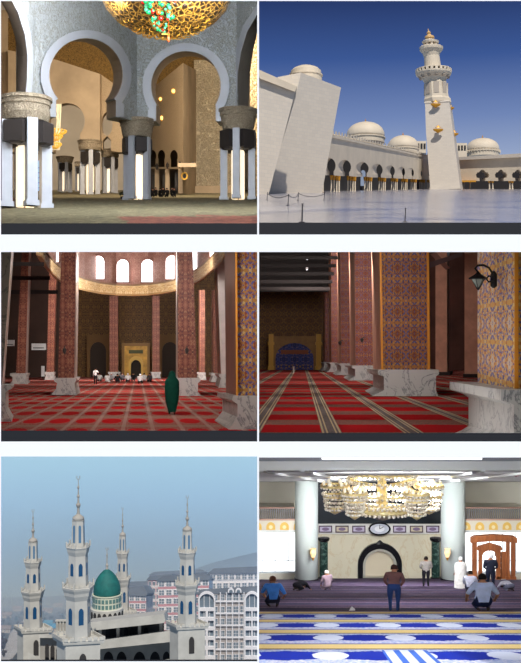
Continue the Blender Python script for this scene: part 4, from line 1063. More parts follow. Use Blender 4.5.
# back walls
m = MB(); m.box(258.6, 345, 252, 370.6, 168, 170); struct(m, 'wall_end', ornament('ochre_wall_tile', [(134, 92, 40), (112, 70, 36), (152, 108, 50), (90, 62, 52)], .9))
m = MB(); m.box(345, 541, 252, 374, 160, 162); struct(m, 'wall_side_aisle', plain('russet_panelling', (98, 60, 50), .7, var=.15, scale=.25))
T = Thing('arch_portal', 'blue patterned arched portal framed with gold posts at the end of the aisle', 'portal', 295, 370.4, 164)
bluep = ornament('blue_lattice_tile', [(52, 58, 128), (96, 84, 140), (40, 44, 96), (170, 130, 60), (70, 78, 150), (46, 50, 110)], .9)
m = T.mb(); m.poly(arch(294.5, 19, 343, 370, pt=.8), k=1, back=(0, 0, 2)); m.build('blue_panel', bluep)
m = T.mb(); m.poly([(272, 370), (272, 336), (317, 336), (317, 370)], [arch(294.5, 19, 343, 369.9, pt=.8)], k=0, back=(0, 0, 2)); m.build('arch_frame', plain('ochre_frame', (150, 104, 40), .5, var=.1, scale=1))
m = T.mb(); m.box(281, 308, 350, 354, -.4, .5); m.build('inscription_band', plain('rust_band', (150, 80, 50), .6))
for x in (268.5, 316):
    m = T.mb(); m.box(x, x + 5, 334, 370, -3, 0); m.box(x - .8, x + 5.8, 366, 370, -4, 0); m.box(x - .8, x + 5.8, 342, 345, -4, 0); m.build('gold_post', plain('post_gold', (214, 158, 44), .45) if x < 300 else bpy.data.materials['post_gold'])
T = Thing('floor_stand', 'small pale stand on the carpet in front of the blue portal', 'stand', 293.5, 373, d4(373))
m = T.mb(); m.box(293, 294.4, 367, 373, 0, 1); m.build('post', plain('pale_metal', (170, 160, 150), .5))
m = T.mb(); m.box(292.4, 295, 366.4, 367.2, -.4, 1.4); m.build('top_plate', bpy.data.materials['pale_metal'])
T = Thing('display_case', 'upright white lit case against the dim far wall of the side aisle', 'cabinet', 442, 370.8, 128)
m = T.mb(); m.box(439.3, 445, 356, 372, 0, 3); m.build('case_body', plain('white_case', (200, 206, 214), .4))
m = T.mb(); m.box(440, 444.3, 357, 362, -.4, 0); m.build('upper_pane', plain('case_glass', (170, 184, 204), .2))
m = T.mb(); m.box(440, 444.3, 363.5, 371, -.4, 0); m.build('door', WHITE)
# ceiling beams and small lamps
for i, (y, d) in enumerate(((256, 50), (264, 66), (272, 84), (280, 104), (287, 124))):
    m = MB(); m.box(258.6, 338 - i * 2, y, y + 3.4, d, d + 3); solo(m.build('ceiling_beam', dark, None), 'dark timber beam across the aisle ceiling, ' + ('nearest of five', 'second of five', 'third of five', 'fourth of five', 'deepest of five')[i], 'beam', 'aisle beams')
m = MB(); m.poly([(258.6, 249), (340, 249), (330, 292), (258.6, 292)], k=lambda x: 150, back=(0, 0, .5)); struct(m, 'ceiling_void', dark)
for i, (x, y, d) in enumerate(((307, 258.5, 60), (307, 268.5, 74))):
    T = Thing('ceiling_spot', 'tiny pale ceiling lamp in the dark beams, ' + ('upper one', 'lower one')[i], 'lamp', x, y - 2, d, 'ceiling lamps in the aisle')
    m = T.mb(); m.loft([(x, y + .8, 1.2), (x, y - .8, 1.4), (x, y - 2, .5)], 10); m.build('lamp_body', lampd)
    m = T.mb(); m.ball(x, y + .6, 0, 1.0); m.build('bulb', plain('dim_bulb_%s' % 'ab'[i], (200, 200, 210), .4, emis=(200, 205, 220), estr=.6))
for i, (pts) in enumerate((((430, 262), (462, 252), (462, 256), (430, 268)), ((436, 252), (450, 268), (446, 270), (430, 254)))):
    m = MB(); m.poly(pts, k=90 + i * 6, back=(0, 0, 2)); solo(m.build('roof_brace', plain('rose_brace_%s' % 'ab'[i], (140, 96, 84) if i else (90, 66, 66), .6), None), ('slanting dark brace high in the side aisle', 'slanting rose brace crossing it high in the side aisle')[i], 'beam')
# black wall lantern on the near column
T = Thing('wall_lantern', 'black iron lantern on a curled bracket, fixed high on the nearest column', 'wall lamp', 490, 284, 19.6)
iron = plain('black_iron', (20, 19, 20), .45)
m = T.mb(); m.loft([(476, 288, 1.5), (476, 281, 6), (476, 279.5, 6.3)], 6, ck=-10, caps=True); m.build('glass_body', plain('smoked_glass', (112, 118, 112), .1, spec=.6))
m = T.mb(); m.loft([(476, 279.8, 9.5), (476, 278.6, 9.5), (476, 275, 3.5), (476, 273.5, 2), (476, 272, 1)], 6, ck=-10); m.loft([(476, 290.5, .6), (476, 288.5, 2.2), (476, 287.5, 1.6)], 6, ck=-10)
for i in range(6):
    a = i * PI / 3; m.tube([(476 + 6.4 * math.cos(a), 279.5, -10 + 6.4 * math.sin(a)), (476 + 1.7 * math.cos(a), 288, -10 + 1.7 * math.sin(a))], .45, 4)
m.build('lantern_frame', iron)
m = T.mb(); pts = [(476, 273, -10), (473, 269, -10), (476, 266, -9), (482, 265.5, -7), (488, 268, -4), (492, 273, -1), (494, 278, 1)]; m.tube(pts, 1.1, 6); m.tube([(493, 281, 0), (488, 282, -3), (485, 279, -5), (488, 276, -4), (491, 277, -2)], .9, 6); m.build('bracket', iron)
m = T.mb(); m.loft([(494, 288, 1), (494, 286, 3.4), (494, 274, 3.4), (494, 271, 1)], 8, ck=1, kr=.5); m.build('back_plate', iron)
for x, y, d in ((345, 343.5, 104), (367, 340.5, 82)):
    T = Thing('wall_lantern', 'small dark lantern on the %s column of the aisle' % ('fourth' if x < 350 else 'third'), 'wall lamp', x - 5, y + 2, d)
    m = T.mb(); m.loft([(x - 5, y + 2, .4), (x - 5, y, 1.6), (x - 5, y - 1.6, 1.9), (x - 5, y - 2.6, .5)], 8); m.build('lantern_body', lampd)
    m = T.mb(); m.tube([(x - 5, y - 2.6, 0), (x - 2, y - 3.4, 3), (x, y - 2, 18)], .35); m.build('bracket', lampd)
# ================================================================ ROOM-SIZED VIEW 5: mosque with four minarets over a hazy town (open air)
DS = 1.6
H5, V5, X5 = 28.0, 592.0, 100.0
def gz(d): return (CY - V5) / F * d - H5 * DS          # ground height at depth d
def gpy(d): return V5 + F * H5 / d
town = NT('winter_ground'); vv = town.coord('Object'); a = town.noise(vv, .02, 6, .65); b = town.noise(vv, .15, 4)
town.base(town.mix(b, town.ramp(a, [(.35, (50, 52, 44)), (.5, (72, 70, 60)), (.62, (48, 58, 44)), (.75, (98, 94, 86))]), (62, 62, 54))); town.rough(.95)
def ground(name, px0, px1, dn, df, mat, lift=0.0):
    m = MB(None); m.pt = lambda x, y, k: (x, y, k); dn *= DS; df *= DS; q = [((px0 - CX) * dn / F, dn), ((px1 - CX) * dn / F, dn), ((px1 - CX) * df / F, df), ((px0 - CX) * df / F, df)]
    m.hexa([(x, d, gz(d) + lift) for x, d in q] + [(x, d, gz(d) - 1 + lift) for x, d in q]); return struct(m, name, mat)
ground('ground_town', -80, 258, 180, 2600, town.m)
road = plain('pale_concrete_road', (172, 172, 170), .9, var=.05, scale=.05)
m = MB(None); m.pt = lambda x, y, k: (x, y, k); vs = []
for px, d in ((-30, 360), (2, 420), (14, 520), (17, 700), (30, 1100)):
    w5 = 7; d *= DS; x = (px - CX) * d / F; vs += [(x - w5, d, gz(d) + .2), (x + w5, d, gz(d) + .2)]
m.add(vs, [(2 * i, 2 * i + 1, 2 * i + 3, 2 * i + 2) for i in range(4)]); struct(m, 'road_surface', road)
hill = plain('bluish_hill', (84, 96, 92), .95, var=.1, scale=.01)
m = MB(); base = [(-80, 600)] ; top = [(-80, 598), (-20, 598), (40, 597), (90, 594), (130, 588), (160, 580), (190, 570), (215, 562), (240, 556), (258, 552)]
m.poly(top + [(258, 606), (-80, 606)], k=1900, back=(0, 0, 300)); struct(m, 'hillside', hill)

stone = plain('pale_grey_stone', (184, 182, 174), .8, var=.07, scale=.15)
stone_d = plain('weathered_grey_stone', (158, 154, 146), .8, var=.08, scale=.15)
bluew = plain('blue_leaded_glass', (30, 74, 112), .25)
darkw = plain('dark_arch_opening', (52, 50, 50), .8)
def farch(c, w, y0, y1, n=5):
    """pointed opening"""
    pts = [(c - w, y1), (c - w, y0 + w * 1.5)]
    for i in range(1, n): t = i / n; pts.append((c - w * math.cos(t * PI / 2), y0 + w * 1.5 * (1 - math.sin(t * PI / 2) ** 1.3)))
    pts.append((c, y0))
    for i in range(n - 1, 0, -1): t = i / n; pts.append((c + w * math.cos(t * PI / 2), y0 + w * 1.5 * (1 - math.sin(t * PI / 2) ** 1.3)))
    return pts + [(c + w, y0 + w * 1.5), (c + w, y1)]
def minaret(label, d, group):
    C0 = 78.3; T = Thing('minaret', label, 'minaret', C0, 640, d, group); R8 = math.radians(25)
    m = T.mb(); m.loft([(C0, 700, 25), (C0, 642, 25), (C0, 641.5, 29), (C0, 639.5, 30), (C0, 638, 30), (C0, 637.5, 26)], 4, rot=PI / 4 + .35, kr=.5); m.build('base_block', stone)
    m = T.mb()
    rr = 30
    for e in range(4):
        a0 = PI / 4 + .35 + e * PI / 2; a1 = a0 + PI / 2
        for q_ in range(7):
            tt = (q_ + .5) / 7; X = C0 + rr * ((1 - tt) * math.cos(a0) + tt * math.cos(a1)); K = .5 * rr * ((1 - tt) * math.sin(a0) + tt * math.sin(a1)); m.rbox(X, K, 634.6, 638, 2, .7, math.atan2(.5 * (math.sin(a1) - math.sin(a0)), math.cos(a1) - math.cos(a0)))
    m.build('battlement', stone)
    m = T.mb(); m.loft([(C0, 638, 12.88), (C0, 597, 12.20)], 6, rot=R8); m.build('lower_shaft', stone)
    def windows(r, y0, y1, hw, mat, name):
        for i in range(6):
            a = R8 + PI / 6 + i * PI / 3
            if math.sin(a) > .35: continue
            m = T.mb(); pts = farch(0, hw, y0, y1); n = len(pts); vs = []
            for kk in (.25, -.6):
                rn = r * math.cos(PI / 6) + kk
                for (u_, y) in pts: vs.append(m.pt(C0 + rn * math.cos(a) - u_ * math.sin(a), y, rn * math.sin(a) + u_ * math.cos(a)))
            m.add(vs, [tuple(range(n)), tuple(range(2 * n - 1, n - 1, -1))] + [(i_, (i_ + 1) % n, (i_ + 1) % n + n, i_ + n) for i_ in range(n)])
            m.build(name, mat)
    windows(12.45, 606, 622.5, 2.5, bluew, 'blue_window')
    m = T.mb(); m.loft([(C0, 599, 12.20), (C0, 594, 14.24), (C0, 591, 14.69), (C0, 588, 16.05), (C0, 586, 16.50), (C0, 585.4, 15.37)], 6, rot=R8); m.build('lower_balcony', stone)
    m = T.mb(); pts = farch(0, 3.4, 651, 672); n = len(pts); vs = []
    b0, b1 = PI / 4 + .35 + PI, PI / 4 + .35 + 1.5 * PI
    ax, ak, bx_, bk_ = 25 * math.cos(b0), 12.5 * math.sin(b0), 25 * math.cos(b1), 12.5 * math.sin(b1); L_ = math.hypot(bx_ - ax, bk_ - ak)
    ux, uk = (bx_ - ax) / L_, (bk_ - ak) / L_
    for kk in (.4, -.6):
        for (u_, y) in pts: vs.append(m.pt(C0 + (ax + bx_) / 2 + ux * u_ + uk * kk, y, (ak + bk_) / 2 + uk * u_ - ux * kk))
    m.add(vs, [tuple(range(n)), tuple(range(2 * n - 1, n - 1, -1))] + [(i_, (i_ + 1) % n, (i_ + 1) % n + n, i_ + n) for i_ in range(n)])
    m.build('base_opening', darkw)
    def rail(r, yb, yt, name):
        m = T.mb()
        for i in range(6):
            a = R8 + i * PI / 3; m.rbox(C0 + r * math.cos(a), r * math.sin(a), yt - 2, yb, .7, .7, a)
            m.loft([(C0 + r * math.cos(a), yt - 2, .7), (C0 + r * math.cos(a), yt - 3, .1)], 4, ck=r * math.sin(a))
            for q_ in (.33, .66):
                X = C0 + r * ((1 - q_) * math.cos(a) + q_ * math.cos(a + PI / 3)); K = r * ((1 - q_) * math.sin(a) + q_ * math.sin(a + PI / 3)); m.rbox(X, K, yt, yb, .35, .35, a)
        m.loft([(C0, yb - 1.2, r), (C0, yb - 1.7, r), (C0, yb - 1.7, r - .5), (C0, yb - 1.2, r - .5)], 6, rot=R8, caps=False)
        m.build(name, stone)
    rail(15.6, 586, 582.6, 'lower_railing')
    m = T.mb(); m.loft([(C0, 586, 10.40), (C0, 553, 9.72)], 6, rot=R8); m.build('middle_shaft', stone)
    windows(10.05, 562, 574.5, 2.0, bluew, 'blue_window')
    m = T.mb(); m.loft([(C0, 555, 9.72), (C0, 551, 11.07), (C0, 548.5, 11.53), (C0, 546.5, 12.43), (C0, 546, 11.75)], 6, rot=R8); m.build('upper_balcony', stone)
    rail(11.9, 546.5, 543.6, 'upper_railing')
    m = T.mb(); m.loft([(C0, 547, 7.01), (C0, 521, 6.33), (C0, 520, 6.78)], 6, rot=R8); m.build('upper_shaft', stone)
    windows(6.7, 524.5, 542, 1.3, plain('slate_blue_strip', (84, 120, 150), .3) if 'slate_blue_strip' not in bpy.data.materials else bpy.data.materials['slate_blue_strip'], 'strip_window')
    m = T.mb(); m.loft([(C0, 520.4, 5), (C0, 518.8, 6), (C0, 517, 5.6), (C0, 515.4, 3.4), (C0, 514, 1.6)], 16); m.build('cap', stone_d, smooth=True)
    m = T.mb(); m.loft([(C0, 514.5, 1.6), (C0, 508, 1.2), (C0, 506, 2.2), (C0, 504.5, 2.4), (C0, 503, 1.2), (C0, 498, .8), (C0, 497, 1.5), (C0, 495.6, 1.5), (C0, 494.5, .7), (C0, 489, .55), (C0, 488, 1.1), (C0, 486.6, 1.1), (C0, 486, .5), (C0, 479.5, .3)], 10); m.build('spire', stone_d)
    m = T.mb(); m.tube([(C0 + 1.6 * math.cos(q_), 477.5 - 1.9 * math.sin(q_), 0) for q_ in [math.radians(g_) for g_ in range(-230, 51, 28)]], .35, 4); m.build('crescent', stone_d)
    return T
GM = 'minarets of the green-domed mosque'
T2 = minaret('tallest and nearest minaret, left of the green dome, with blue pointed windows', 200, GM)
moved(T2, 33, 630, 275, 'second minaret at the far left above the road', GM, .735, .735)
moved(T2, 187.3, 626, 205, 'minaret at the right in front of the white apartment blocks', GM, .79, .795)
moved(T2, 122.6, 612.5, 340, 'smallest, farthest minaret just behind the right edge of the green dome', GM, .53, .64)

# mosque body
T = Thing('mosque_hall', 'grey stone mosque hall with flat roofs, open gallery and arched lower storey', 'building', 130, 660, 215)
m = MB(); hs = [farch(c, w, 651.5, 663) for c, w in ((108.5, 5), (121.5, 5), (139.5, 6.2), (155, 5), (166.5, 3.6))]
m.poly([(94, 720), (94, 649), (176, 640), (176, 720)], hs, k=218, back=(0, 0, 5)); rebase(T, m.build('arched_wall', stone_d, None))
m = MB(); m.poly([(92, 650), (92, 641.5), (172, 630.5), (180, 633), (180, 641)], k=212, back=(0, -1, 22)); rebase(T, m.build('lower_roof_slab', stone, None))
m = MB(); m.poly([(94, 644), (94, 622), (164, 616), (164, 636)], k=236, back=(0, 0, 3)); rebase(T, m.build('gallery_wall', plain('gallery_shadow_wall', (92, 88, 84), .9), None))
for x, y0, y1 in ((100, 629, 644), (118, 628, 641), (139.5, 625, 638.5), (161, 620, 636)):
    m = MB(); m.box(x - 1.6, x + 1.6, y0, y1 + 1, 216, 219); rebase(T, m.build('gallery_column', stone, None))
for x in (108, 126, 132, 146):
    m = MB(); m.poly(farch(x, 2.2, 627.5, 637), k=235, back=(0, 0, .5)); rebase(T, m.build('gallery_window', darkw, None))
m = MB(); m.poly([(89, 631), (89, 622.5), (164, 614), (165.5, 620.5), (164, 623)], k=212, back=(3, -4, 40)); rebase(T, m.build('upper_roof_slab', stone, None))
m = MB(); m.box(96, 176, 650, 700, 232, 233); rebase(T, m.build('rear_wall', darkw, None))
m = MB(); m.poly([(196, 664), (196, 655), (162, 660), (162, 668)], k=208, back=(0, 0, 4)); rebase(T, m.build('terrace_wall', stone, None))
T = Thing('side_wing', 'low arched stone wing with sloping stair wall between the two left minarets', 'building', 52, 662, 235)
m = MB(); m.poly([(40, 712), (40, 637.5), (66, 637.5), (66, 712)], [farch(47, 2, 644, 660), farch(52.5, 2.1, 645, 661), farch(59, 3, 646, 663)], k=236, back=(0, 0, 4)); rebase(T, m.build('arched_wall', stone_d, None))
m = MB(); m.box(39, 67, 634.5, 638, 234, 240); rebase(T, m.build('cornice', stone, None))
m = MB(); m.box(42, 64, 640, 700, 246, 247); rebase(T, m.build('rear_wall', darkw, None))
m = MB(); m.poly([(28, 652), (52, 665), (52, 700), (28, 700)], k=228, back=(0, 0, 2)); rebase(T, m.build('stair_wall', stone, None))
T = Thing('balustrade', 'small stone balustrade on the roof left of the tall minaret', 'balustrade', 63, 633, 228)
m = T.mb(); m.box(55.5, 71, 620, 621.6, 0, 3); m.box(55.5, 71, 631.5, 634, 0, 3); m.build('rail', stone)
m = T.mb(); m.box(55.5, 71, 621.6, 631.5, 1.8, 2.6); m.build('backing', stone_d)
for i in range(5):
    m = T.mb(); x = 57 + i * 3.1; m.loft([(x, 631.5, .9), (x, 627, .5), (x, 624, .8), (x, 621.6, .6)], 8, ck=.6); m.build('baluster', stone)
# dome
T = Thing('domed_drum', 'green ribbed dome on a cream drum with two rows of windows', 'dome', 107, 619, 262)
m = T.mb(); m.loft([(107, 626, 16.5), (107, 607.5, 16.3), (107, 607, 15)], 24); m.build('lower_drum', stone)
m = T.mb(); m.loft([(107, 608, 14.6), (107, 595.2, 14.0), (107, 594.6, 14.8), (107, 593.6, 14.8)], 24); m.build('upper_drum', plain('cream_drum', (200, 204, 184), .7))
green = NT('green_dome_tiles'); vv = green.coord('Object'); nz = green.noise(vv, .5, 4); green.base(green.ramp(nz, [(.3, (10, 84, 82)), (.7, (20, 108, 102))])); green.rough(.75)
secs = []
for i in range(15):
    t_ = i / 14; y = 594 - 25.5 * t_; r = 13.4 * (1 - t_ ** 2.15) ** .74 * (1 + .05 * math.sin(t_ * PI)); secs.append((107, y, max(r, .3)))
m = T.mb(); m.loft(secs, 32); m.build('dome_shell', green.m, smooth=True)
m = T.mb(); m.loft([(107, 570, 1.6), (107, 567, 1.1), (107, 565, 1.6), (107, 563.6, .6), (107, 556, .5), (107, 555, 1), (107, 554, .4), (107, 549.5, .3)], 8); m.tube([(107 + 1.2 * math.cos(q_), 548.5 - 1.4 * math.sin(q_), 0) for q_ in [math.radians(g_) for g_ in range(-230, 51, 28)]], .3, 4); m.build('finial', stone_d)
gw = plain('green_grey_window', (96, 128, 124), .3)
for r_, (y0, y1) in enumerate(((596.5, 600.3), (602, 606))):
    for i in range(16):
        a = -PI / 2 + (i - 7.5) * 2 * PI / 24
        if abs(a + PI / 2) > 1.5: continue
        m = T.mb(); m.rbox(107 + 14.2 * math.cos(a), 14.2 * math.sin(a), y0, y1, .3, 1.35, a); m.build('drum_window', gw)
for i in range(9):
    a = -PI / 2 + (i - 4) * PI / 9.5
    m = T.mb(); pts = farch(0, 1.9, 609.3, 617.5); n = len(pts); vs = []
    for kk in (.3, -.4):
        for (u_, y) in pts: vs.append(m.pt(107 + (16.2 + kk) * math.cos(a) - u_ * math.sin(a), y, (16.2 + kk) * math.sin(a) + u_ * math.cos(a)))
    m.add(vs, [tuple(range(n)), tuple(range(2 * n - 1, n - 1, -1))] + [(q_, (q_ + 1) % n, (q_ + 1) % n + n, q_ + n) for q_ in range(n)]); m.build('drum_arch', darkw)

# apartment blocks
awhite = plain('white_render', (222, 222, 226), .8, var=.04, scale=.05); apink = plain('pink_render', (196, 140, 146), .85, var=.05, scale=.05)
aroof = plain('slate_roof', (104, 112, 122), .7, var=.1, scale=.05); apane = plain('grey_window_glass', (112, 126, 138), .3); agrey = plain('grey_brown_render', (158, 152, 150), .85)
def block(label, x0, x1, y0, y1, d, cols, rows, wallm, roofpts=None, depth_=30, fdx=0, panelm=None, mull=True, arches=(), slope=0.0):
    T = Thing('apartment_block', label, 'building', (x0 + x1) / 2, gpy(d), d)
    yb = gpy(d) + 1; yt = lambda x: y0 + slope * (x - x0)
    m = T.mb(); K = depth_ * F / d
    m.poly([(x0, yb), (x0, yt(x0)), (x1, yt(x1)), (x1, yb)], k=0, back=(0, .2605 * K, K)); m.build('wall', wallm)
    if roofpts: m = T.mb(); m.poly(roofpts, k=-1.5, back=(0, .2605 * K + .5, K + 3)); m.build('roof', aroof)
    cw = (x1 - x0) / cols; rh = (y1 - y0) / rows
    for r in range(rows):
        for c in range(cols):
            xa = x0 + c * cw + cw * .16; xb = x0 + (c + 1) * cw - cw * .16; off = slope * (xa - x0)
            ya = y0 + r * rh + rh * .24 + off; yc = ya + rh * .56
            m = T.mb(); g_ = .25; m.poly([(xa - g_, yc + g_), (xa - g_, ya - g_), (xb + g_, ya - g_), (xb + g_, yc + g_)], [[(xa, yc), (xa, ya), (xb, ya), (xb, yc)]], k=-.8, back=(0, 0, .9))
            if mull: m.box((xa + xb) / 2 - .18, (xa + xb) / 2 + .18, ya, yc, -.8, -.5); m.box(xa, xb, (ya + yc) / 2 - .15, (ya + yc) / 2 + .15, -.8, -.5)
            wo = m.build('window', awhite); m = T.mb(); m.box(xa, xb, ya, yc, -.4, .2); m.build('pane', apane, wo)
        if panelm:
            m = T.mb(); off = slope * (x0 - x0); m.poly([(x0, y0 + r * rh + rh * .84), (x0, y0 + r * rh + rh * 1.12), (x1, y0 + r * rh + rh * 1.12 + slope * (x1 - x0)), (x1, y0 + r * rh + rh * .84 + slope * (x1 - x0))], k=-.35, back=(0, 0, .5)); m.build('spandrel', panelm)
    return T
block('distant pale block with slate roof, half hidden behind the farthest minaret', 126, 150, 586, 604, 620, 5, 3, awhite, [(124, 586.5), (128, 581.5), (148, 580.5), (152, 585.5)], 40)
block('white and rose block right of the green dome with dark pitched roof', 129, 146, 594, 618, 480, 3, 3, awhite, [(127, 595), (129, 587), (143, 585), (148, 593), (146, 596)], 30, panelm=apink)
block('long pale pink block far behind, its windows in small rows', 148, 172, 580, 620, 560, 6, 6, apink, [(146, 580), (150, 575.5), (172, 573.5), (174, 578.5)], 40, mull=False, panelm=awhite)
block('row of far white houses on the slope beyond the dome', 150, 206, 574, 582, 760, 11, 1, awhite, [(148, 575), (154, 571.5), (200, 569), (208, 572)], 30, mull=False)
block('white and pink apartment block with slate hipped roof behind the right minaret', 158, 209, 579.5, 640, 450, 7, 7, awhite, [(155, 581), (163, 575.5), (205, 572.5), (210.5, 578), (209, 580)], 36, panelm=apink, slope=-.03)
block('white block with slate roof at the upper right edge of the town', 210, 260, 572.5, 590, 520, 8, 2, awhite, [(207, 573.5), (214, 568), (257, 566), (262, 570.5), (262, 573)], 36, slope=-.02)
B = block('nearest apartment block at the right with arched white window bays and grey brick', 198, 260, 592, 664, 330, 9, 6, agrey, [(196, 594), (201, 589), (258, 585.5), (262, 585.5), (262, 592)], 30, mull=True, slope=-.02)
class TT: pass
def badd(fn, name, mat):
    m = MB(B); fn(m); m.build(name, mat, B.root)
for c, w_ in ((207, 8.5), (252, 7.5)):
    # white projecting bay with arched head
    def f(m, c=c, w_=w_): m.poly([(c - w_, 672), (c - w_, 600)] + arcpts(c, 599, w_, 8.5, 180, 0, 12) + [(c + w_, 600), (c + w_, 672)], [[(c - w_ + 1.4, 607)] + arcpts(c, 599.5, w_ - 1.4, 6.6, 180, 0, 10) + [(c + w_ - 1.4, 607)]] + [[(c + sx - 2.8, 610 + r * 9.6), (c + sx - 2.8, 616.4 + r * 9.6), (c + sx + 2.8, 616.4 + r * 9.6), (c + sx + 2.8, 610 + r * 9.6)] for r in range(6) for sx in (-w_ / 2 + .2, w_ / 2 - .2)], k=-4, back=(0, 0, 3.5))
    badd(f, 'arched_bay', awhite)
    def f(m, c=c, w_=w_): m.poly([(c - w_ + .5, 672), (c - w_ + .5, 600)] + arcpts(c, 599, w_ - .5, 8, 180, 0, 12) + [(c + w_ - .5, 600), (c + w_ - .5, 672)], k=-1.5, back=(0, 0, 1))
    badd(f, 'bay_glazing', apane)
    for x in (c - w_ / 3, c + w_ / 3):
        def f(m, x=x): m.box(x - .25, x + .25, 592, 672, -2.4, -1.6)
        badd(f, 'bay_mullion', awhite)
for x in (220.5, 226.5, 232.5, 239, 244):
    def f(m, x=x): m.box(x - .5, x + .5, 592, 672, -2, 0)
    badd(f, 'pilaster', awhite)
for r in range(6):
    def f(m, r=r): m.box(216, 244, 600.4 + r * 12, 601.8 + r * 12, -1.6, 0)
    badd(f, 'floor_band', awhite)
for x in (231, 238.5):
    def f(m, x=x): m.poly([(x - 3, 592)] + arcpts(x, 590.5, 3, 3, 180, 0, 8) + [(x + 3, 592)], k=-3, back=(0, 0, 6))
    badd(f, 'dormer', awhite)
    def f(m, x=x): m.poly([(x - 1.8, 591.6)] + arcpts(x, 590.7, 1.8, 1.8, 180, 0, 8) + [(x + 1.8, 591.6)], k=-3.4, back=(0, 0, .4))
    badd(f, 'dormer_window', apane)

# low houses and trees on the left
def house(label, x0, x1, y, d, rm, wm, hh):
    T = Thing('low_house', label, 'house', (x0 + x1) / 2, y, d)
    m = T.mb(); K = (x1 - x0) * .7; m.box(x0, x1, y - hh, y, 0, K); m.build('wall', wm)
    m = T.mb(); vs = [m.pt(x0 - .6, y - hh, -.6), m.pt(x1 + .6, y - hh, -.6), m.pt(x1 + .6, y - hh, K + .6), m.pt(x0 - .6, y - hh, K + .6), m.pt(x0 - .6, y - hh * 1.7, K / 2), m.pt(x1 + .6, y - hh * 1.7, K / 2)]
    m.add(vs, [(0, 1, 5, 4), (2, 3, 4, 5), (0, 4, 3), (1, 2, 5), (0, 3, 2, 1)]); m.build('roof', rm)
    for i in range(3):
        m = T.mb(); xx = x0 + (i + .5) * (x1 - x0) / 3; m.box(xx - .5, xx + .5, y - hh * .75, y - hh * .3, -.2, 0); m.build('window', apane)
broof = plain('bright_blue_sheet_roof', (64, 132, 176), .5); groof = plain('grey_tile_roof', (120, 112, 108), .8)
hs_ = [(42, 56, 632.5, broof, 'blue-roofed shed between the two left minarets', 4.5), (44, 52, 626, broof, 'smaller blue-roofed shed farther back'), (2, 11, 618, groof, 'grey-roofed house at the left edge', 3), (13, 21, 611, groof, 'grey-roofed house left of the far left minaret', 2.4), (43, 52, 613, groof, 'grey-roofed house beyond the blue sheds', 2.4), (54, 62, 607, groof, 'small far house left of the tall minaret', 1.8), (3, 9, 606, groof, 'tiny far house near the horizon at the left edge', 1.6), (0, 10, 633, groof, 'house beside the road at the lower left', 4), (14, 20, 604.5, groof, 'tiny far house near the horizon by the left minaret', 1.4), (55, 60, 603.5, groof, 'tiny far house near the horizon by the tall minaret', 1.3), (134, 142, 632, groof, 'low shed in the gap under the pink block', 3)]
for h in hs_:
    x0, x1, y, rm, l = h[:5]; hh = h[5] if len(h) > 5 else 3; house(l, x0, x1, y, F * H5 / (y - V5), rm, plain('h', (176, 172, 166), .8) if 'h' not in bpy.data.materials else bpy.data.materials['h'], hh)
leafm = [plain('bare_winter_tree', (58, 52, 44), .95, var=.2, scale=.3), plain('dull_green_tree', (44, 58, 42), .95, var=.2, scale=.3)]
barkm = plain('bark', (70, 60, 52), .9)
protos = []
def tree_proto(k):
    T = Thing('tree', 'x', 'tree', 40, 640, 400, 'trees in the town'); h = 6
    m = T.mb()
    for i in range(16):
        a = random.uniform(0, 6.28); r = random.uniform(0, 1.8); m.ball(40 + r * math.cos(a), 640 - random.uniform(2.6, 6.2), r * math.sin(a), random.uniform(.8, 1.5), n=7, m=5)
    m.build('crown', leafm[k]); m = T.mb(); m.loft([(40, 640, .4), (40, 637, .25)], 6); m.build('trunk', barkm); return T
pr = [tree_proto(0), tree_proto(1)]
n_ = 0
for i in range(170):
    d = 400 + 900 * random.random() ** 1.6; y = gpy(d); x = random.uniform(-8, 92) if i % 5 else random.uniform(132, 158)
    if 0 < y - 634 and x < 24 and abs(x - 12) < 7: continue
    k = random.choice((0, 0, 1)); tone = ('bare brown', 'dull green')[k]
    lab = '%s tree in the hazy town, %s' % (tone, 'left of the mosque' if x < 100 else 'in the gap right of the dome')
    if n_ < 2 and k == n_ % 2 and False: pass
    sc = random.uniform(1.0, 1.9) * 400 / d
    c = copy_tree(pr[k].root); c.location = P(x, y, d); s_ = sc * d / 400; c.scale = (s_, s_, s_ * random.uniform(.8, 1.2)); c['label'] = lab; c['group'] = '%s trees %s' % (tone, 'left of the mosque' if x < 100 else 'in the gap right of the dome'); n_ += 1
for T_ in pr:
    for ch in list(T_.root.children): bpy.data.objects.remove(ch)
    bpy.data.objects.remove(T_.root)
# haze over the town: density falls off with height above the ground
hz = bpy.data.materials.new('winter_haze'); hz.use_nodes = True; ht = hz.node_tree; ht.nodes.remove(ht.nodes['Principled BSDF'])
vs_ = ht.nodes.new('ShaderNodeVolumeScatter'); vs_.inputs['Color'].default_value = (.42, .65, 1, 1); vs_.inputs['Anisotropy'].default_value = 0
gp = ht.nodes.new('ShaderNodeNewGeometry'); sx = ht.nodes.new('ShaderNodeSeparateXYZ'); ht.links.new(gp.outputs['Position'], sx.inputs[0])
def hm(op, a, b):
    n_ = ht.nodes.new('ShaderNodeMath'); n_.operation = op
    for i, v_ in enumerate((a, b)):
        if isinstance(v_, (int, float)): n_.inputs[i].default_value = v_
        else: ht.links.new(v_, n_.inputs[i])
    return n_.outputs[0]
hgt = hm('ADD', hm('ADD', sx.outputs[2], hm('MULTIPLY', sx.outputs[1], .2605)), H5 * DS)
ht.links.new(hm('MULTIPLY', hm('EXPONENT', hm('MULTIPLY', hm('MAXIMUM', hgt, 0.0), -1 / 120.0), 0.0), .0012), vs_.inputs['Density'])
ht.links.new(vs_.outputs[0], ht.nodes['Material Output'].inputs['Volume'])
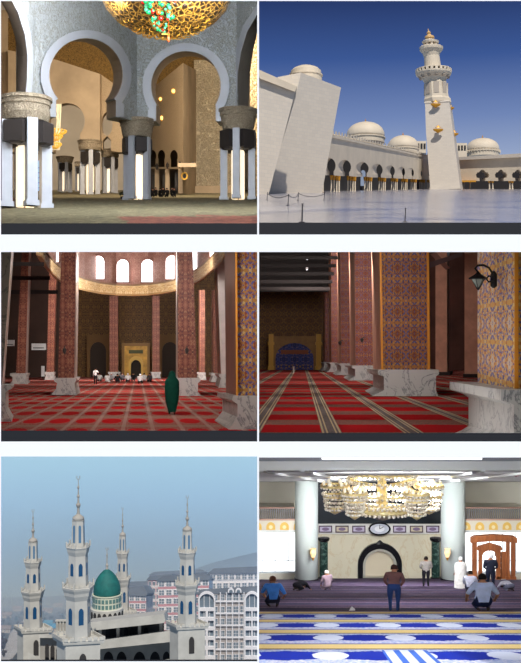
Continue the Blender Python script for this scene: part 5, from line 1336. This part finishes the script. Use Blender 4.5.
m = MB(); m.hexa([P(-90, 720, 290), P(257.5, 720, 290), P(257.5, 455, 290), P(-90, 455, 290), P(-90, 640, 1880), P(257.5, 640, 1880), P(257.5, 455, 1880), P(-90, 455, 1880)])
o = m.build('haze', hz, None); o['kind'] = 'stuff'; o['label'] = 'pale blue winter haze lying over the town'
DS = 1.0
# ================================================================ ROOM 6: bright prayer room with blue carpet
H6, V6, X6 = 1.75, 556.0, 318.0
def d6(py): return depth(H6, V6, py)
t = NT('blue_prayer_carpet'); u, v, uvv = t.uv()
mp = t.n('ShaderNodeMapping'); mp.inputs['Scale'].default_value = (1, .3, 1); t.lk(uvv, mp.inputs[0])
n2 = t.noise(mp.outputs[0], 14, 3, .7)
fv = t.m_('FRACT', t.m_('DIVIDE', t.m_('SUBTRACT', v, 19.4 - .5), 3.85))       # 0.. .26 yellow
fu = t.m_('ABSOLUTE', t.m_('SUBTRACT', t.m_('FRACT', t.m_('DIVIDE', t.m_('ADD', u, .775 - .22 + 7.75), 1.55)), .5))  # 0 at centre of white
bv = t.m_('ABSOLUTE', t.m_('DIVIDE', t.m_('SUBTRACT', fv, .66), .22))
nb = t.m_('MULTIPLY', t.m_('SUBTRACT', n2, .5), .35)
white_ = t.m_('LESS_THAN', t.m_('ADD', t.m_('ADD', t.m_('POWER', t.m_('DIVIDE', fu, .21), 2), t.m_('POWER', t.m_('MULTIPLY', bv, 1.15), 2)), t.m_('MULTIPLY', nb, 1.6)), 1.0)
blue_ = t.m_('LESS_THAN', t.m_('ADD', t.m_('MULTIPLY', bv, t.m_('SUBTRACT', 1.5, t.m_('MULTIPLY', fu, 1.0))), nb), 1.0)
lightc = t.ramp(n2, [(.4, (150, 170, 214)), (.6, (206, 208, 226))])
c = t.mix(blue_, lightc, (26, 46, 158)); c = t.mix(white_, c, (214, 220, 238))
yel = t.m_('LESS_THAN', fv, .24); redl = t.m_('GREATER_THAN', fv, .955)
redl2 = t.m_('MULTIPLY', t.m_('GREATER_THAN', fv, .24), t.m_('LESS_THAN', fv, .29))
c = t.mix(yel, c, (226, 202, 136)); c = t.mix(redl, c, (86, 44, 54)); c = t.mix(redl2, c, (120, 100, 150))
# shade on the far floor painted into the carpet: darker navy and plum rows
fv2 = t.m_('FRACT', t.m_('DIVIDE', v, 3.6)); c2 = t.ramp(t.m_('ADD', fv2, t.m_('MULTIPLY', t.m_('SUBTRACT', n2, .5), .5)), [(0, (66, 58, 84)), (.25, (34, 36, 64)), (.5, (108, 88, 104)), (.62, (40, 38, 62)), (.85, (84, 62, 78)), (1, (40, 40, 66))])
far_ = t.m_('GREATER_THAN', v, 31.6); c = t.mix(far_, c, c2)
# light path with blue stripes at the front right
pth = t.m_('MULTIPLY', t.m_('LESS_THAN', v, 18.6), t.m_('LESS_THAN', t.m_('ABSOLUTE', t.m_('SUBTRACT', u, 1.6)), .42))
ps = t.m_('LESS_THAN', t.m_('FRACT', t.m_('MULTIPLY', u, 3.6)), .42)
c = t.mix(pth, c, t.mix(ps, (212, 220, 236), (70, 110, 200)))
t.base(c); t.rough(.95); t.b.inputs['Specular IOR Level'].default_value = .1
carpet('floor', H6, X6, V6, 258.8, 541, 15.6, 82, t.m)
cw = plain('cream_plaster', (214, 210, 196), .8, var=.02, scale=.4); pg = plain('pale_green_white_plaster', (206, 216, 212), .6)
coolw = plain('soft_white_plaster', (216, 218, 216), .85)
navy = NT('black_blue_stone'); vv = navy.coord('Object'); nz = navy.noise(vv, .8, 4); navy.base(navy.ramp(nz, [(.3, (12, 18, 26)), (.7, (24, 34, 42))])); navy.rough(.3)
gmar = marble('dark_green_marble', (34, 58, 52), (90, 120, 110), 1.2, .25)
m = MB(); m.box(258.8, 541, 468, 579, 80, 81); struct(m, 'wall_back', cw)
m = MB(); m.box(317, 443, 481, 523.5, 79.2, 80); struct(m, 'wall_dark_panel', navy.m)
cm = marble('cream_marble_wall', (226, 218, 192), (206, 190, 156), .5, .4)
m = MB(); m.poly([(318, 578.5), (318, 534), (442, 534), (442, 578.5)], [arch(380, 22, 543.5, 578.4, 16, 1.0)], k=78.4, back=(0, 0, 1.5)); struct(m, 'wall_niche_front', cm)
m = MB(); m.box(318, 442, 524, 534, 78, 80); struct(m, 'wall_frieze', plain('frieze_white', (224, 222, 216), .6))
# mihrab
T = Thing('prayer_niche', 'arched prayer niche with a black moulded border in the cream marble wall', 'mihrab', 380, 578.5, 78)
blk = plain('black_marble', (22, 22, 26), .25)
pts_o = arch(380, 22, 543, 578.4, 16, 1.0); pts_i = arch(380, 17, 549, 578.3, 16, 1.0)
m = T.mb(); m.poly(pts_o, [pts_i], k=0, back=(0, 0, 4)); m.loft([(380, 544.5, 5), (380, 541.6, 2), (380, 540.2, .4)], 8, kr=.4, ck=1); m.build('arch_border', blk)
m = T.mb(); m.poly(pts_i, [arch(380, 14.6, 551.6, 578.2, 16, 1.0)], k=1.2, back=(0, 0, 3)); m.build('inner_moulding', plain('silver_moulding', (176, 172, 160), .4))
m = T.mb(); m.box(363, 397, 548, 578.4, 8, 9); m.build('niche_back', plain('niche_cream', (214, 202, 176), .6))
# framed tiles and clock
fr = plain('dark_plum_frame', (70, 48, 66), .5)
for i, x in enumerate((325.5, 342, 358.8, 399.5, 416.4, 432.6)):
    T = Thing('framed_tile', 'dark-framed calligraphy panel in the frieze, ' + ('leftmost', 'second from left', 'directly left of the oval clock', 'directly right of the oval clock', 'second from right', 'rightmost')[i], 'panel', x, 532.5, 77.8, 'framed panels over the niche')
    w_ = 6.6; m = T.mb(); m.poly([(x - w_, 532.5), (x - w_, 525.6), (x + w_, 525.6), (x + w_, 532.5)], [[(x - w_ + 1, 531.5), (x - w_ + 1, 526.6), (x + w_ - 1, 526.6), (x + w_ - 1, 531.5)]], k=-.8, back=(0, 0, .9)); m.build('frame', fr)
    m = T.mb(); m.box(x - w_ + .5, x + w_ - .5, 526, 532, -.3, .4); m.build('field', plain('lilac_field', (188, 180, 200), .6) if i == 0 else (bpy.data.materials['lilac_field'] if i not in (1, 4) else (plain('sand_field', (200, 190, 164), .6) if i == 1 else bpy.data.materials['sand_field'])))
    m = T.mb(); m.poly([(x + 3.6 * math.cos(j * PI / 8), 529 - 1.7 * math.sin(j * PI / 8)) for j in range(16)], k=-.6, back=(0, 0, .3)); m.build('medallion', plain('plum_script', (120, 100, 130), .6) if i == 0 else bpy.data.materials['plum_script'])
T = Thing('wall_clock', 'oval black-rimmed clock with a pale face in the middle of the frieze', 'clock', 379.5, 535, 77.4)
el_ = lambda a, b: [(379.5 + a * math.cos(j * PI / 16), 528.8 - b * math.sin(j * PI / 16)) for j in range(32)]
m = T.mb(); m.poly(el_(11, 6.6), [el_(9.4, 5.2)], k=-1, back=(0, 0, 1.6)); m.build('rim', blk)
m = T.mb(); m.poly(el_(9.6, 5.4), k=-.4, back=(0, 0, .6)); m.build('clock_face', plain('silver_face', (188, 190, 200), .5))
m = T.mb(); m.poly(el_(5, 3), k=-.7, back=(0, 0, .2)); m.build('inner_disc', plain('white_face', (226, 226, 230), .5))
m = T.mb(); m.tube([(379.5, 528.8, -.9), (383.5, 526.6, -.9)], .3, 4); m.build('hour_hand', blk)
m = T.mb(); m.tube([(379.5, 528.8, -.9), (379.8, 524.4, -.9)], .25, 4); m.build('minute_hand', blk)
# green marble columns
for x, l in ((323.8, 'left'), (435.6, 'right')):
    T = Thing('marble_column', 'dark green marble column on the %s side of the prayer niche' % l, 'column', x, 579, 77, 'green marble columns')
    m = T.mb(); m.loft([(x, 577, 4.3), (x, 541, 4.1)], 20); m.build('shaft', gmar)
    m = T.mb(); m.loft([(x, 541.5, 4.4), (x, 540, 5.8), (x, 538, 6), (x, 537.6, 5.4)], 20); m.build('capital', blk)
    m = T.mb(); m.loft([(x, 579, 5.4), (x, 577.4, 5.2), (x, 576.6, 4.4)], 20); m.build('base', blk)
# big round pillars
for x, w_, l in ((306.5, 11.5, 'left'), (453, 12, 'right')):
    T = Thing('round_pillar', 'broad smooth white-green pillar at the %s of the niche wall' % l, 'pillar', x, 580, 72, 'broad white pillars')
    m = T.mb(); m.loft([(x, 580.3, w_), (x, 474, w_)], 40); m.build('shaft', pg, smooth=True)
    m = T.mb(); m.loft([(x, 580.4, w_ + .6), (x, 577.5, w_ + .6)], 40); m.build('base_ring', blk)
    for sx in ((-w_ + 1.2, 0),):
        pass
for x, l in ((313, 'left pillar'), (447.5, 'right pillar')):
    T = Thing('wall_sconce', 'lit warm wall lamp on the %s' % l, 'wall lamp', x, 560, 70.6, 'lit wall lamps on the pillars')
    m = T.mb(); m.loft([(x, 557.5, 1.6), (x, 553, 3.2), (x, 549.8, 2.6), (x, 548.6, 3.2)], 10); m.build('lamp_shade', plain('lit_amber_shade_%s' % l[0], (240, 214, 160), .5, emis=(244, 208, 150), estr=.6))
    m = T.mb(); m.loft([(x, 560.5, .5), (x, 558.6, 1.3), (x, 557.4, 1.7)], 8); m.build('bracket', gold)
# ceiling
m = MB(); m.poly([(258.8, 470.5), (258.8, 461), (541, 461), (541, 470.5)], k=31, back=(0, 0, 1.5)); struct(m, 'ceiling_beam', coolw)
m = MB(); m.poly([(258.8, 461.2), (258.8, 454.5), (541, 454.5), (541, 461.2)], k=30.2, back=(0, 0, .5)); struct(m, 'trim_ceiling_edge', plain('mid_grey_ceiling_edge', (128, 130, 136), .8))
m = MB(); m.hexa([P(258.8, 470, 32.5), P(541, 470, 32.5), P(541, 469, 32.5), P(258.8, 469, 32.5), P(258.8, 482, 80), P(541, 482, 80), P(541, 478, 80), P(258.8, 478, 80)]); struct(m, 'ceiling_vault', coolw)
for i, (xa, xb) in enumerate(((258.8, 330), (300, 352), (541, 436), (480, 420))):
    m = MB(); m.hexa([P(xa, 472.5, 33), P(xa + 5, 472.5, 33), P(xa + 5, 469.5, 33), P(xa, 469.5, 33), P(xb, 484, 78), P(xb + 2, 484, 78), P(xb + 2, 479, 78), P(xb, 479, 78)]); struct(m, 'trim_ceiling_rib', coolw)
T = Thing('strip_light', 'long bright ceiling strip light along the edge of the ceiling', 'ceiling light', 401, 459.6, 29.9)
m = T.mb(); m.box(322, 482, 457.6, 459.6, 0, 6); m.build('tube', plain('strip_glow', (255, 255, 255), .5, emis=(255, 255, 255), estr=1.5))
m = T.mb(); m.box(320.5, 483.5, 456.8, 457.7, -1, 7); m.build('housing', coolw)
T = Thing('ceiling_vent', 'small red-grey sensor disc on the ceiling at the right', 'detector', 516, 476, 44)
m = T.mb(); m.loft([(516, 476, 2.6), (516, 473.4, 3)], 12); m.build('disc', plain('rosy_plastic', (200, 150, 150), .5))
m = T.mb(); m.loft([(516, 476.6, 1), (516, 475.8, 1.2)], 8); m.build('lens', dark)
# side bays
winm = plain('bright_daylight_window', (255, 255, 255), .3, emis=(250, 253, 255), estr=1.6)
ytile = NT('yellow_arch_tiles'); tcx = ytile.n('ShaderNodeTexCoord'); sx_ = ytile.n('ShaderNodeSeparateXYZ'); ytile.lk(tcx.outputs['Object'], sx_.inputs[0])
uu = ytile.m_('SUBTRACT', ytile.m_('FRACT', ytile.m_('DIVIDE', ytile.m_('ADD', sx_.outputs[0], 50), .98)), .5); zz = ytile.m_('SUBTRACT', sx_.outputs[2], .28)
inside = ytile.m_('LESS_THAN', ytile.m_('ADD', ytile.m_('POWER', ytile.m_('DIVIDE', uu, .33), 2), ytile.m_('POWER', ytile.m_('DIVIDE', ytile.m_('MAXIMUM', zz, 0), .36), 2)), 1)
core = ytile.m_('LESS_THAN', ytile.m_('ADD', ytile.m_('POWER', ytile.m_('DIVIDE', uu, .14), 2), ytile.m_('POWER', ytile.m_('DIVIDE', zz, .14), 2)), 1)
ytile.base(ytile.mix(core, ytile.mix(inside, (216, 208, 190), (226, 186, 92)), (236, 220, 170)))
railm = plain('steel_baluster', (160, 158, 160), .35, .5)
for sd, (x0, x1) in (('left', (258.8, 297)), ('right', (460, 541))):
    T = Thing('balcony', 'balcony front with yellow arch tiles and a metal baluster rail on the %s' % sd, 'balcony', (x0 + x1) / 2, 531, 72)
    m = T.mb(); m.box(x0, x1, 520, 531, 0, 100); m.build('balcony_slab', ytile.m)
    m = T.mb(); m.box(x0, x1, 518.8, 520.4, -.6, 2); m.build('balcony_ledge', plain('rose_ledge_%s' % sd, (186, 150, 130), .5))
    m = T.mb(); m.box(x0, x1, 530, 532.5, -.6, 2); m.build('lower_moulding', coolw)
    m = T.mb(); m.box(x0, x1, 507.2, 508.6, 0, 1.2); m.build('handrail', plain('rose_handrail_%s' % sd, (150, 118, 104), .4))
    x = x0 + 1
    while x < x1 and x < 524:
        m = T.mb(); th = .9 if int(x) % 4 == 0 else .35; m.loft([(x, 519, .5), (x, 514, .35), (x, 511, .6), (x, 508.4, .35)], 6, ck=.6); m.build('baluster', railm); x += 2.1
    m = MB(); m.poly([(x0, 579), (x0, 533)] + [(x1, 533), (x1, 579)], k=75.5, back=(0, 0, .3))
    T2_ = Thing('window_%d' % (20 + (sd == 'right')), 'x', 'x', (x0 + x1) / 2, 579, 75); T2_.root['kind'] = 'structure'; del T2_.root['label']; del T2_.root['category']
    m = T2_.mb(); m.box(x0, x1, 533, 573, 0, 3); m.build('pane', winm)
    m = T2_.mb()
    for xx in [x0 + 3 + q * 13 for q in range(int((x1 - x0) / 13) + 1)]: m.box(xx, xx + .8, 533, 573, -1.2, 0)
    m.box(x0, x1, 571, 573, -1.4, 0); m.box(x0, x1, 560, 560.6, -1.2, 0); m.build('window_frame', plain('white_mullion_%s' % sd, (214, 222, 228), .5))
    m = T2_.mb(); m.box(x0, x1, 573, 579.3, -2, 4); m.build('window_sill', cw)

# minbar
wood = NT('carved_honey_wood'); vv = wood.coord('Object', (4, 4, .6)); nz = wood.noise(vv, 2, 5, .6); wood.base(wood.ramp(nz, [(.3, (100, 52, 26)), (.7, (142, 84, 44))])); wood.rough(.45); wood = wood.m
T = Thing('minbar', 'carved honey-wood pulpit with posts, arched gate and canopy at the right', 'pulpit', 493, 580, 66)
for x0, x1, y0 in ((472.6, 477, 538), (479, 482.4, 546), (496.6, 500.4, 546), (506.5, 510, 540), (511.5, 515.5, 538)):
    m = T.mb(); m.box(x0, x1, y0, 579.5, 0, 3.4); m.box(x0 - .6, x1 + .6, 576.5, 579.6, -.6, 4); m.box(x0 - .6, x1 + .6, y0, y0 + 1.6, -.6, 4); m.build('post', wood)
m = T.mb(); m.poly([(471, 543), (471, 538), (474, 536), (482, 535.4), (494, 534.6), (506, 535.4), (514, 536), (517, 538), (517, 543), (510, 542), (494, 541), (478, 542)], k=-1.4, back=(0, 0, 6)); m.build('canopy', wood)
m = T.mb(); m.poly([(478.6, 579), (478.6, 546), (500.6, 546), (500.6, 579)], [[(482.2, 578.9), (482.2, 556)] + arcpts(489.6, 556, 7.2, 5.5, 180, 0, 10)[1:-1] + [(497, 556), (497, 578.9)]], k=-.6, back=(0, 0, 2)); m.build('gate_arch', wood)
m = T.mb(); m.poly([(477, 547.5), (481, 545), (489.6, 542.6), (498, 545), (502, 547.5), (502, 550), (477, 550)], k=-1.6, back=(0, 0, 3)); m.build('gate_pediment', wood)
for q in range(5):
    m = T.mb(); m.box(501, 511, 575.5 - q * 4.4, 579.5 - q * 4.4, 2 + q * 5, 7 + q * 5); m.build('step', wood)
m = T.mb(); m.box(501.5, 506.5, 552, 579, 1, 2.4); m.build('side_panel', wood)

# crystal chandelier
crys = NT('cut_crystal'); vv = crys.coord('Object'); nz = crys.voro(vv, 9.0, 'F1', 0); crys.base(crys.ramp(nz, [(.1, (255, 250, 236)), (.5, (238, 230, 216)), (.9, (190, 176, 156))])); crys.rough(.12); crys.b.inputs['Specular IOR Level'].default_value = .9; crys = crys.m
cgold = plain('chandelier_gold', (232, 204, 146), .3, .1, var=.15, scale=4); wbulb = plain('candle_glow', (255, 246, 224), .4, emis=(255, 240, 210), estr=.35)
T = Thing('crystal_chandelier', 'wide tiered crystal and gold chandelier hanging before the dark panel', 'chandelier', 382, 520, 46)
def beads(m, cx, yt, yb, r, n, ck=0.0, sz=1.3, jit=.4):
    for i in range(n):
        a = 2 * PI * i / n; rows = max(2, int((yb - yt) / (sz * 1.7)))
        for j in range(rows):
            y = yt + (yb - yt) * j / (rows - 1); rr = r * (1 - .05 * j) + random.uniform(-jit, jit)
            m.ball(cx + rr * math.cos(a), y, ck + rr * math.sin(a), sz * random.uniform(.75, 1.15), n=5, m=4)
def tier(cx, yt, yb, r, n, ck=0.0, sz=1.3):
    m = T.mb(); m.loft([(cx, yt, r + .6), (cx, yt - 1.8, r + 1.1), (cx, yt - 2.4, r)], 24, ck=ck, caps=False); gr_ = m.build('gold_ring', cgold)
    m = T.mb(); beads(m, cx, yt + .6, yb, r, n, ck, sz); m.build('crystal_fringe', crys, gr_, kind='stuff')
tier(381, 473, 480, 36, 40, 0, 1.8); tier(381, 482, 490, 31, 34, 0, 1.9); tier(383, 494, 505, 35, 44, 0, 1.7); tier(383, 503, 512, 30, 38, 0, 1.7)
m = T.mb(); m.loft([(382, 508, 32), (382, 512, 26), (382, 516, 15), (382, 519.6, 4), (382, 520.4, 1)], 32); m.build('bottom_bowl', plain('champagne_glass_bowl', (206, 190, 140), .25, .1, var=.2, scale=5), smooth=True)
m = T.mb(); m.loft([(382, 506, 6), (382, 460, 3)], 12); m.build('stem', cgold)
for cx, ck, r in ((335, 0, 14), (429, 0, 14), (352, -28, 12), (412, -30, 12)):
    tier(cx, 487 + (3 if ck else 0), 494, r, 22, ck, 1.5); tier(cx, 497, 509, r * .82, 20, ck, 1.5)
    m = T.mb(); m.loft([(cx, 509, r * .7), (cx, 513, r * .25), (cx, 514.5, .5)], 16, ck=ck); m.build('small_bowl', cgold, smooth=True)
    m = T.mb(); m.tube([(cx, 488, ck), ((cx * 2 + 382) / 3, 480, ck * .6), (382, 486, 0)], .8, 6); m.build('arm', cgold)
    for j in range(6):
        a = j * PI / 3; m = T.mb(); m.ball(cx + r * .8 * math.cos(a), 483 + (3 if ck else 0), ck + r * .8 * math.sin(a), 1.5, 2.6, n=8, m=6); m.build('bulb', wbulb, smooth=True)
for j in range(14):
    a = j * 2 * PI / 14; m = T.mb(); m.ball(381 + 34 * math.cos(a), 472.5, 34 * math.sin(a), 2.0, 2.6, n=8, m=6); m.build('bulb', cgold if j % 3 else wbulb, smooth=True)
for j in range(10):
    a = j * 2 * PI / 10; m = T.mb(); m.ball(383 + 24 * math.cos(a), 491, 24 * math.sin(a), 2.2, 3, n=8, m=6); m.build('bulb', wbulb, smooth=True)

# people
WIDE = 1.32
navyc, greyc = (34, 46, 84), (150, 144, 140)
bend = dict(sp=(0, .03, .62), ch=(0, .10, .72), nk=(0, .17, .78), hd=(0, .20, .835), tp=(0, .21, .895), sl=(-.11, .12, .75), sr=(.11, .12, .75), el=(-.15, .10, .62), er=(.15, .10, .62), wl=(-.09, .14, .50), wr=(.09, .14, .50), kl=(-.06, .0, .28), kr=(.06, 0, .28), hl=(-.06, 0, .5), hr=(.06, 0, .5))
person('man in blue jeans, plaid shirt and dark cap, bending slightly, centre of the carpet', 394, 612.5, 31, 1.52, bend, -.15, (104, 72, 70), (38, 58, 104), fat=1.18, cap=(52, 30, 28))
person('man in a grey shirt and dark trousers standing before the niche wall', 426, 587, d6(587), 1.74, dict(wl=(-.05, .09, .56), wr=(.05, .09, .56), el=(-.14, .02, .63), er=(.14, .02, .63)), 0, greyc, (36, 34, 40), fat=1.2)
person('man in a long white robe standing beside the wooden pulpit', 460.5, 588.5, d6(588.5), 1.72, dict(), .1, (222, 220, 216), (222, 220, 216), cap=(230, 230, 228), robe=((214, 212, 208), [(.03, .15, .12, 0), (.3, .145, .12, 0), (.55, .14, .11, 0), (.72, .145, .10, 0), (.80, .13, .09, 0), (.84, .05, .05, .0)]))
person('man in dark navy clothes and pale cap standing in front of the pulpit gate', 490.5, 591, d6(591), 1.86, dict(wl=(-.05, .09, .56), wr=(.05, .09, .56)), 0, (34, 38, 54), (30, 34, 52), fat=1.25, cap=(216, 216, 220))
person('man in a bright blue shirt sitting on the carpet at the left edge', 273, 606.5, d6(606.5), 1.66, dict(KNEEL, el=(-.17, .06, .28), er=(.19, -.02, .26), wr=(.18, .10, .17)), .1, (70, 130, 208), (40, 42, 60), hair=(110, 70, 56), fat=1.35, sleeves='short')
person('person in black bowing down on the carpet by the left pillar', 297, 590.5, d6(590.5), 1.75, BOW, -.9, (22, 22, 28), (24, 24, 32), fat=1.5)
person('seated person in a dusty pink top and white headscarf near the left green column', 327.5, 590, d6(590), 1.62, KNEEL, .5, (160, 138, 150), (150, 130, 140), fat=1.35, cap=(226, 222, 216))
person('heavy man in a pale blue T-shirt sitting on the carpet at the right', 483, 610.5, d6(610.5), 1.86, dict(KNEEL, el=(-.20, .02, .28), er=(.20, .02, .28), wl=(-.19, .14, .17), wr=(.19, .14, .17)), 0, (176, 190, 222), (28, 38, 70), fat=1.55, sleeves='short')
person('person in pale grey kneeling behind the heavy man, left side', 470, 592.5, d6(592.5), 1.66, KNEEL, -.4, (176, 178, 196), (60, 64, 84), fat=1.3)
person('person in grey kneeling and bowed at the right beside the pulpit', 510, 591, d6(591), 1.7, BOW, .5, (150, 148, 160), (90, 92, 110), fat=1.5)
WIDE = 1.0
T = Thing('crumpled_cap', 'small white crumpled cap lying on the carpet left of the bending man', 'cap', 352.5, 610.5, d6(610.5))
m = T.mb(); m.loft([(352.5, 610.5, 2.6), (352.5, 609.5, 2.7), (352.2, 608, 1.9), (352, 607, .6)], 10); m.build('crown', WHITE)
m = T.mb(); m.loft([(350.8, 610.5, 2), (350.6, 609.6, 1.4)], 8, ck=-1); m.build('fold', WHITE)

# ================================================================ unseen fill lights added to brighten the four rooms (strength grows with the room)
def fillrow(room, items, k, col):
    for px, py, d, ty, f in items:
        area('fill_light_room_%d' % room, P(px, py, d), .11 * d, P(px, ty, d * 1.28), k * f * d * d, col, .06 * d)
fillrow(1, [(px, -20, d, 150, f) for px, d, f in ((130, 22, .35), (200, 27, .6), (135, 34, .5), (218, 38, 1.0), (135, 43, 1.1))], 1.7, (.84, .91, 1))
fillrow(1, [(75, 15, 74, 190, .5), (170, 25, 76, 190, .5), (214, 30, 74, 150, 1.3), (60, 80, 106, 190, .5)], .5, warm)
fillrow(3, [(135, 249.6, d, 430, 1) for d in (17, 21, 27, 34, 43, 54)] + [(240, 249.6, 19, 400, .15), (135, 258, 72, 400, .6), (135, 256, 66, 292, 1.2), (135, 300, 122, 350, 1.0), (135, 298, 96, 384, .6)], .40, (1, .95, .9))
fillrow(4, [(340, 249.6, d, 430, 1) for d in (17, 21, 27, 34, 43, 56, 74, 96, 122)], .34, (1, .95, .92))
fillrow(4, [(280, 255, 16.5, 430, 1)], .6, (1, .97, .95))
fillrow(6, [(400, 456, d, 640, .55) for d in (16, 20, 25)] + [(400, 474, d, 600, 1.2) for d in (36, 47)] + [(390, 480, 60, 560, 1.4), (400, 457, 18, 480, .45), (390, 484, 50, 495, .5)], .9, (.97, .98, 1))
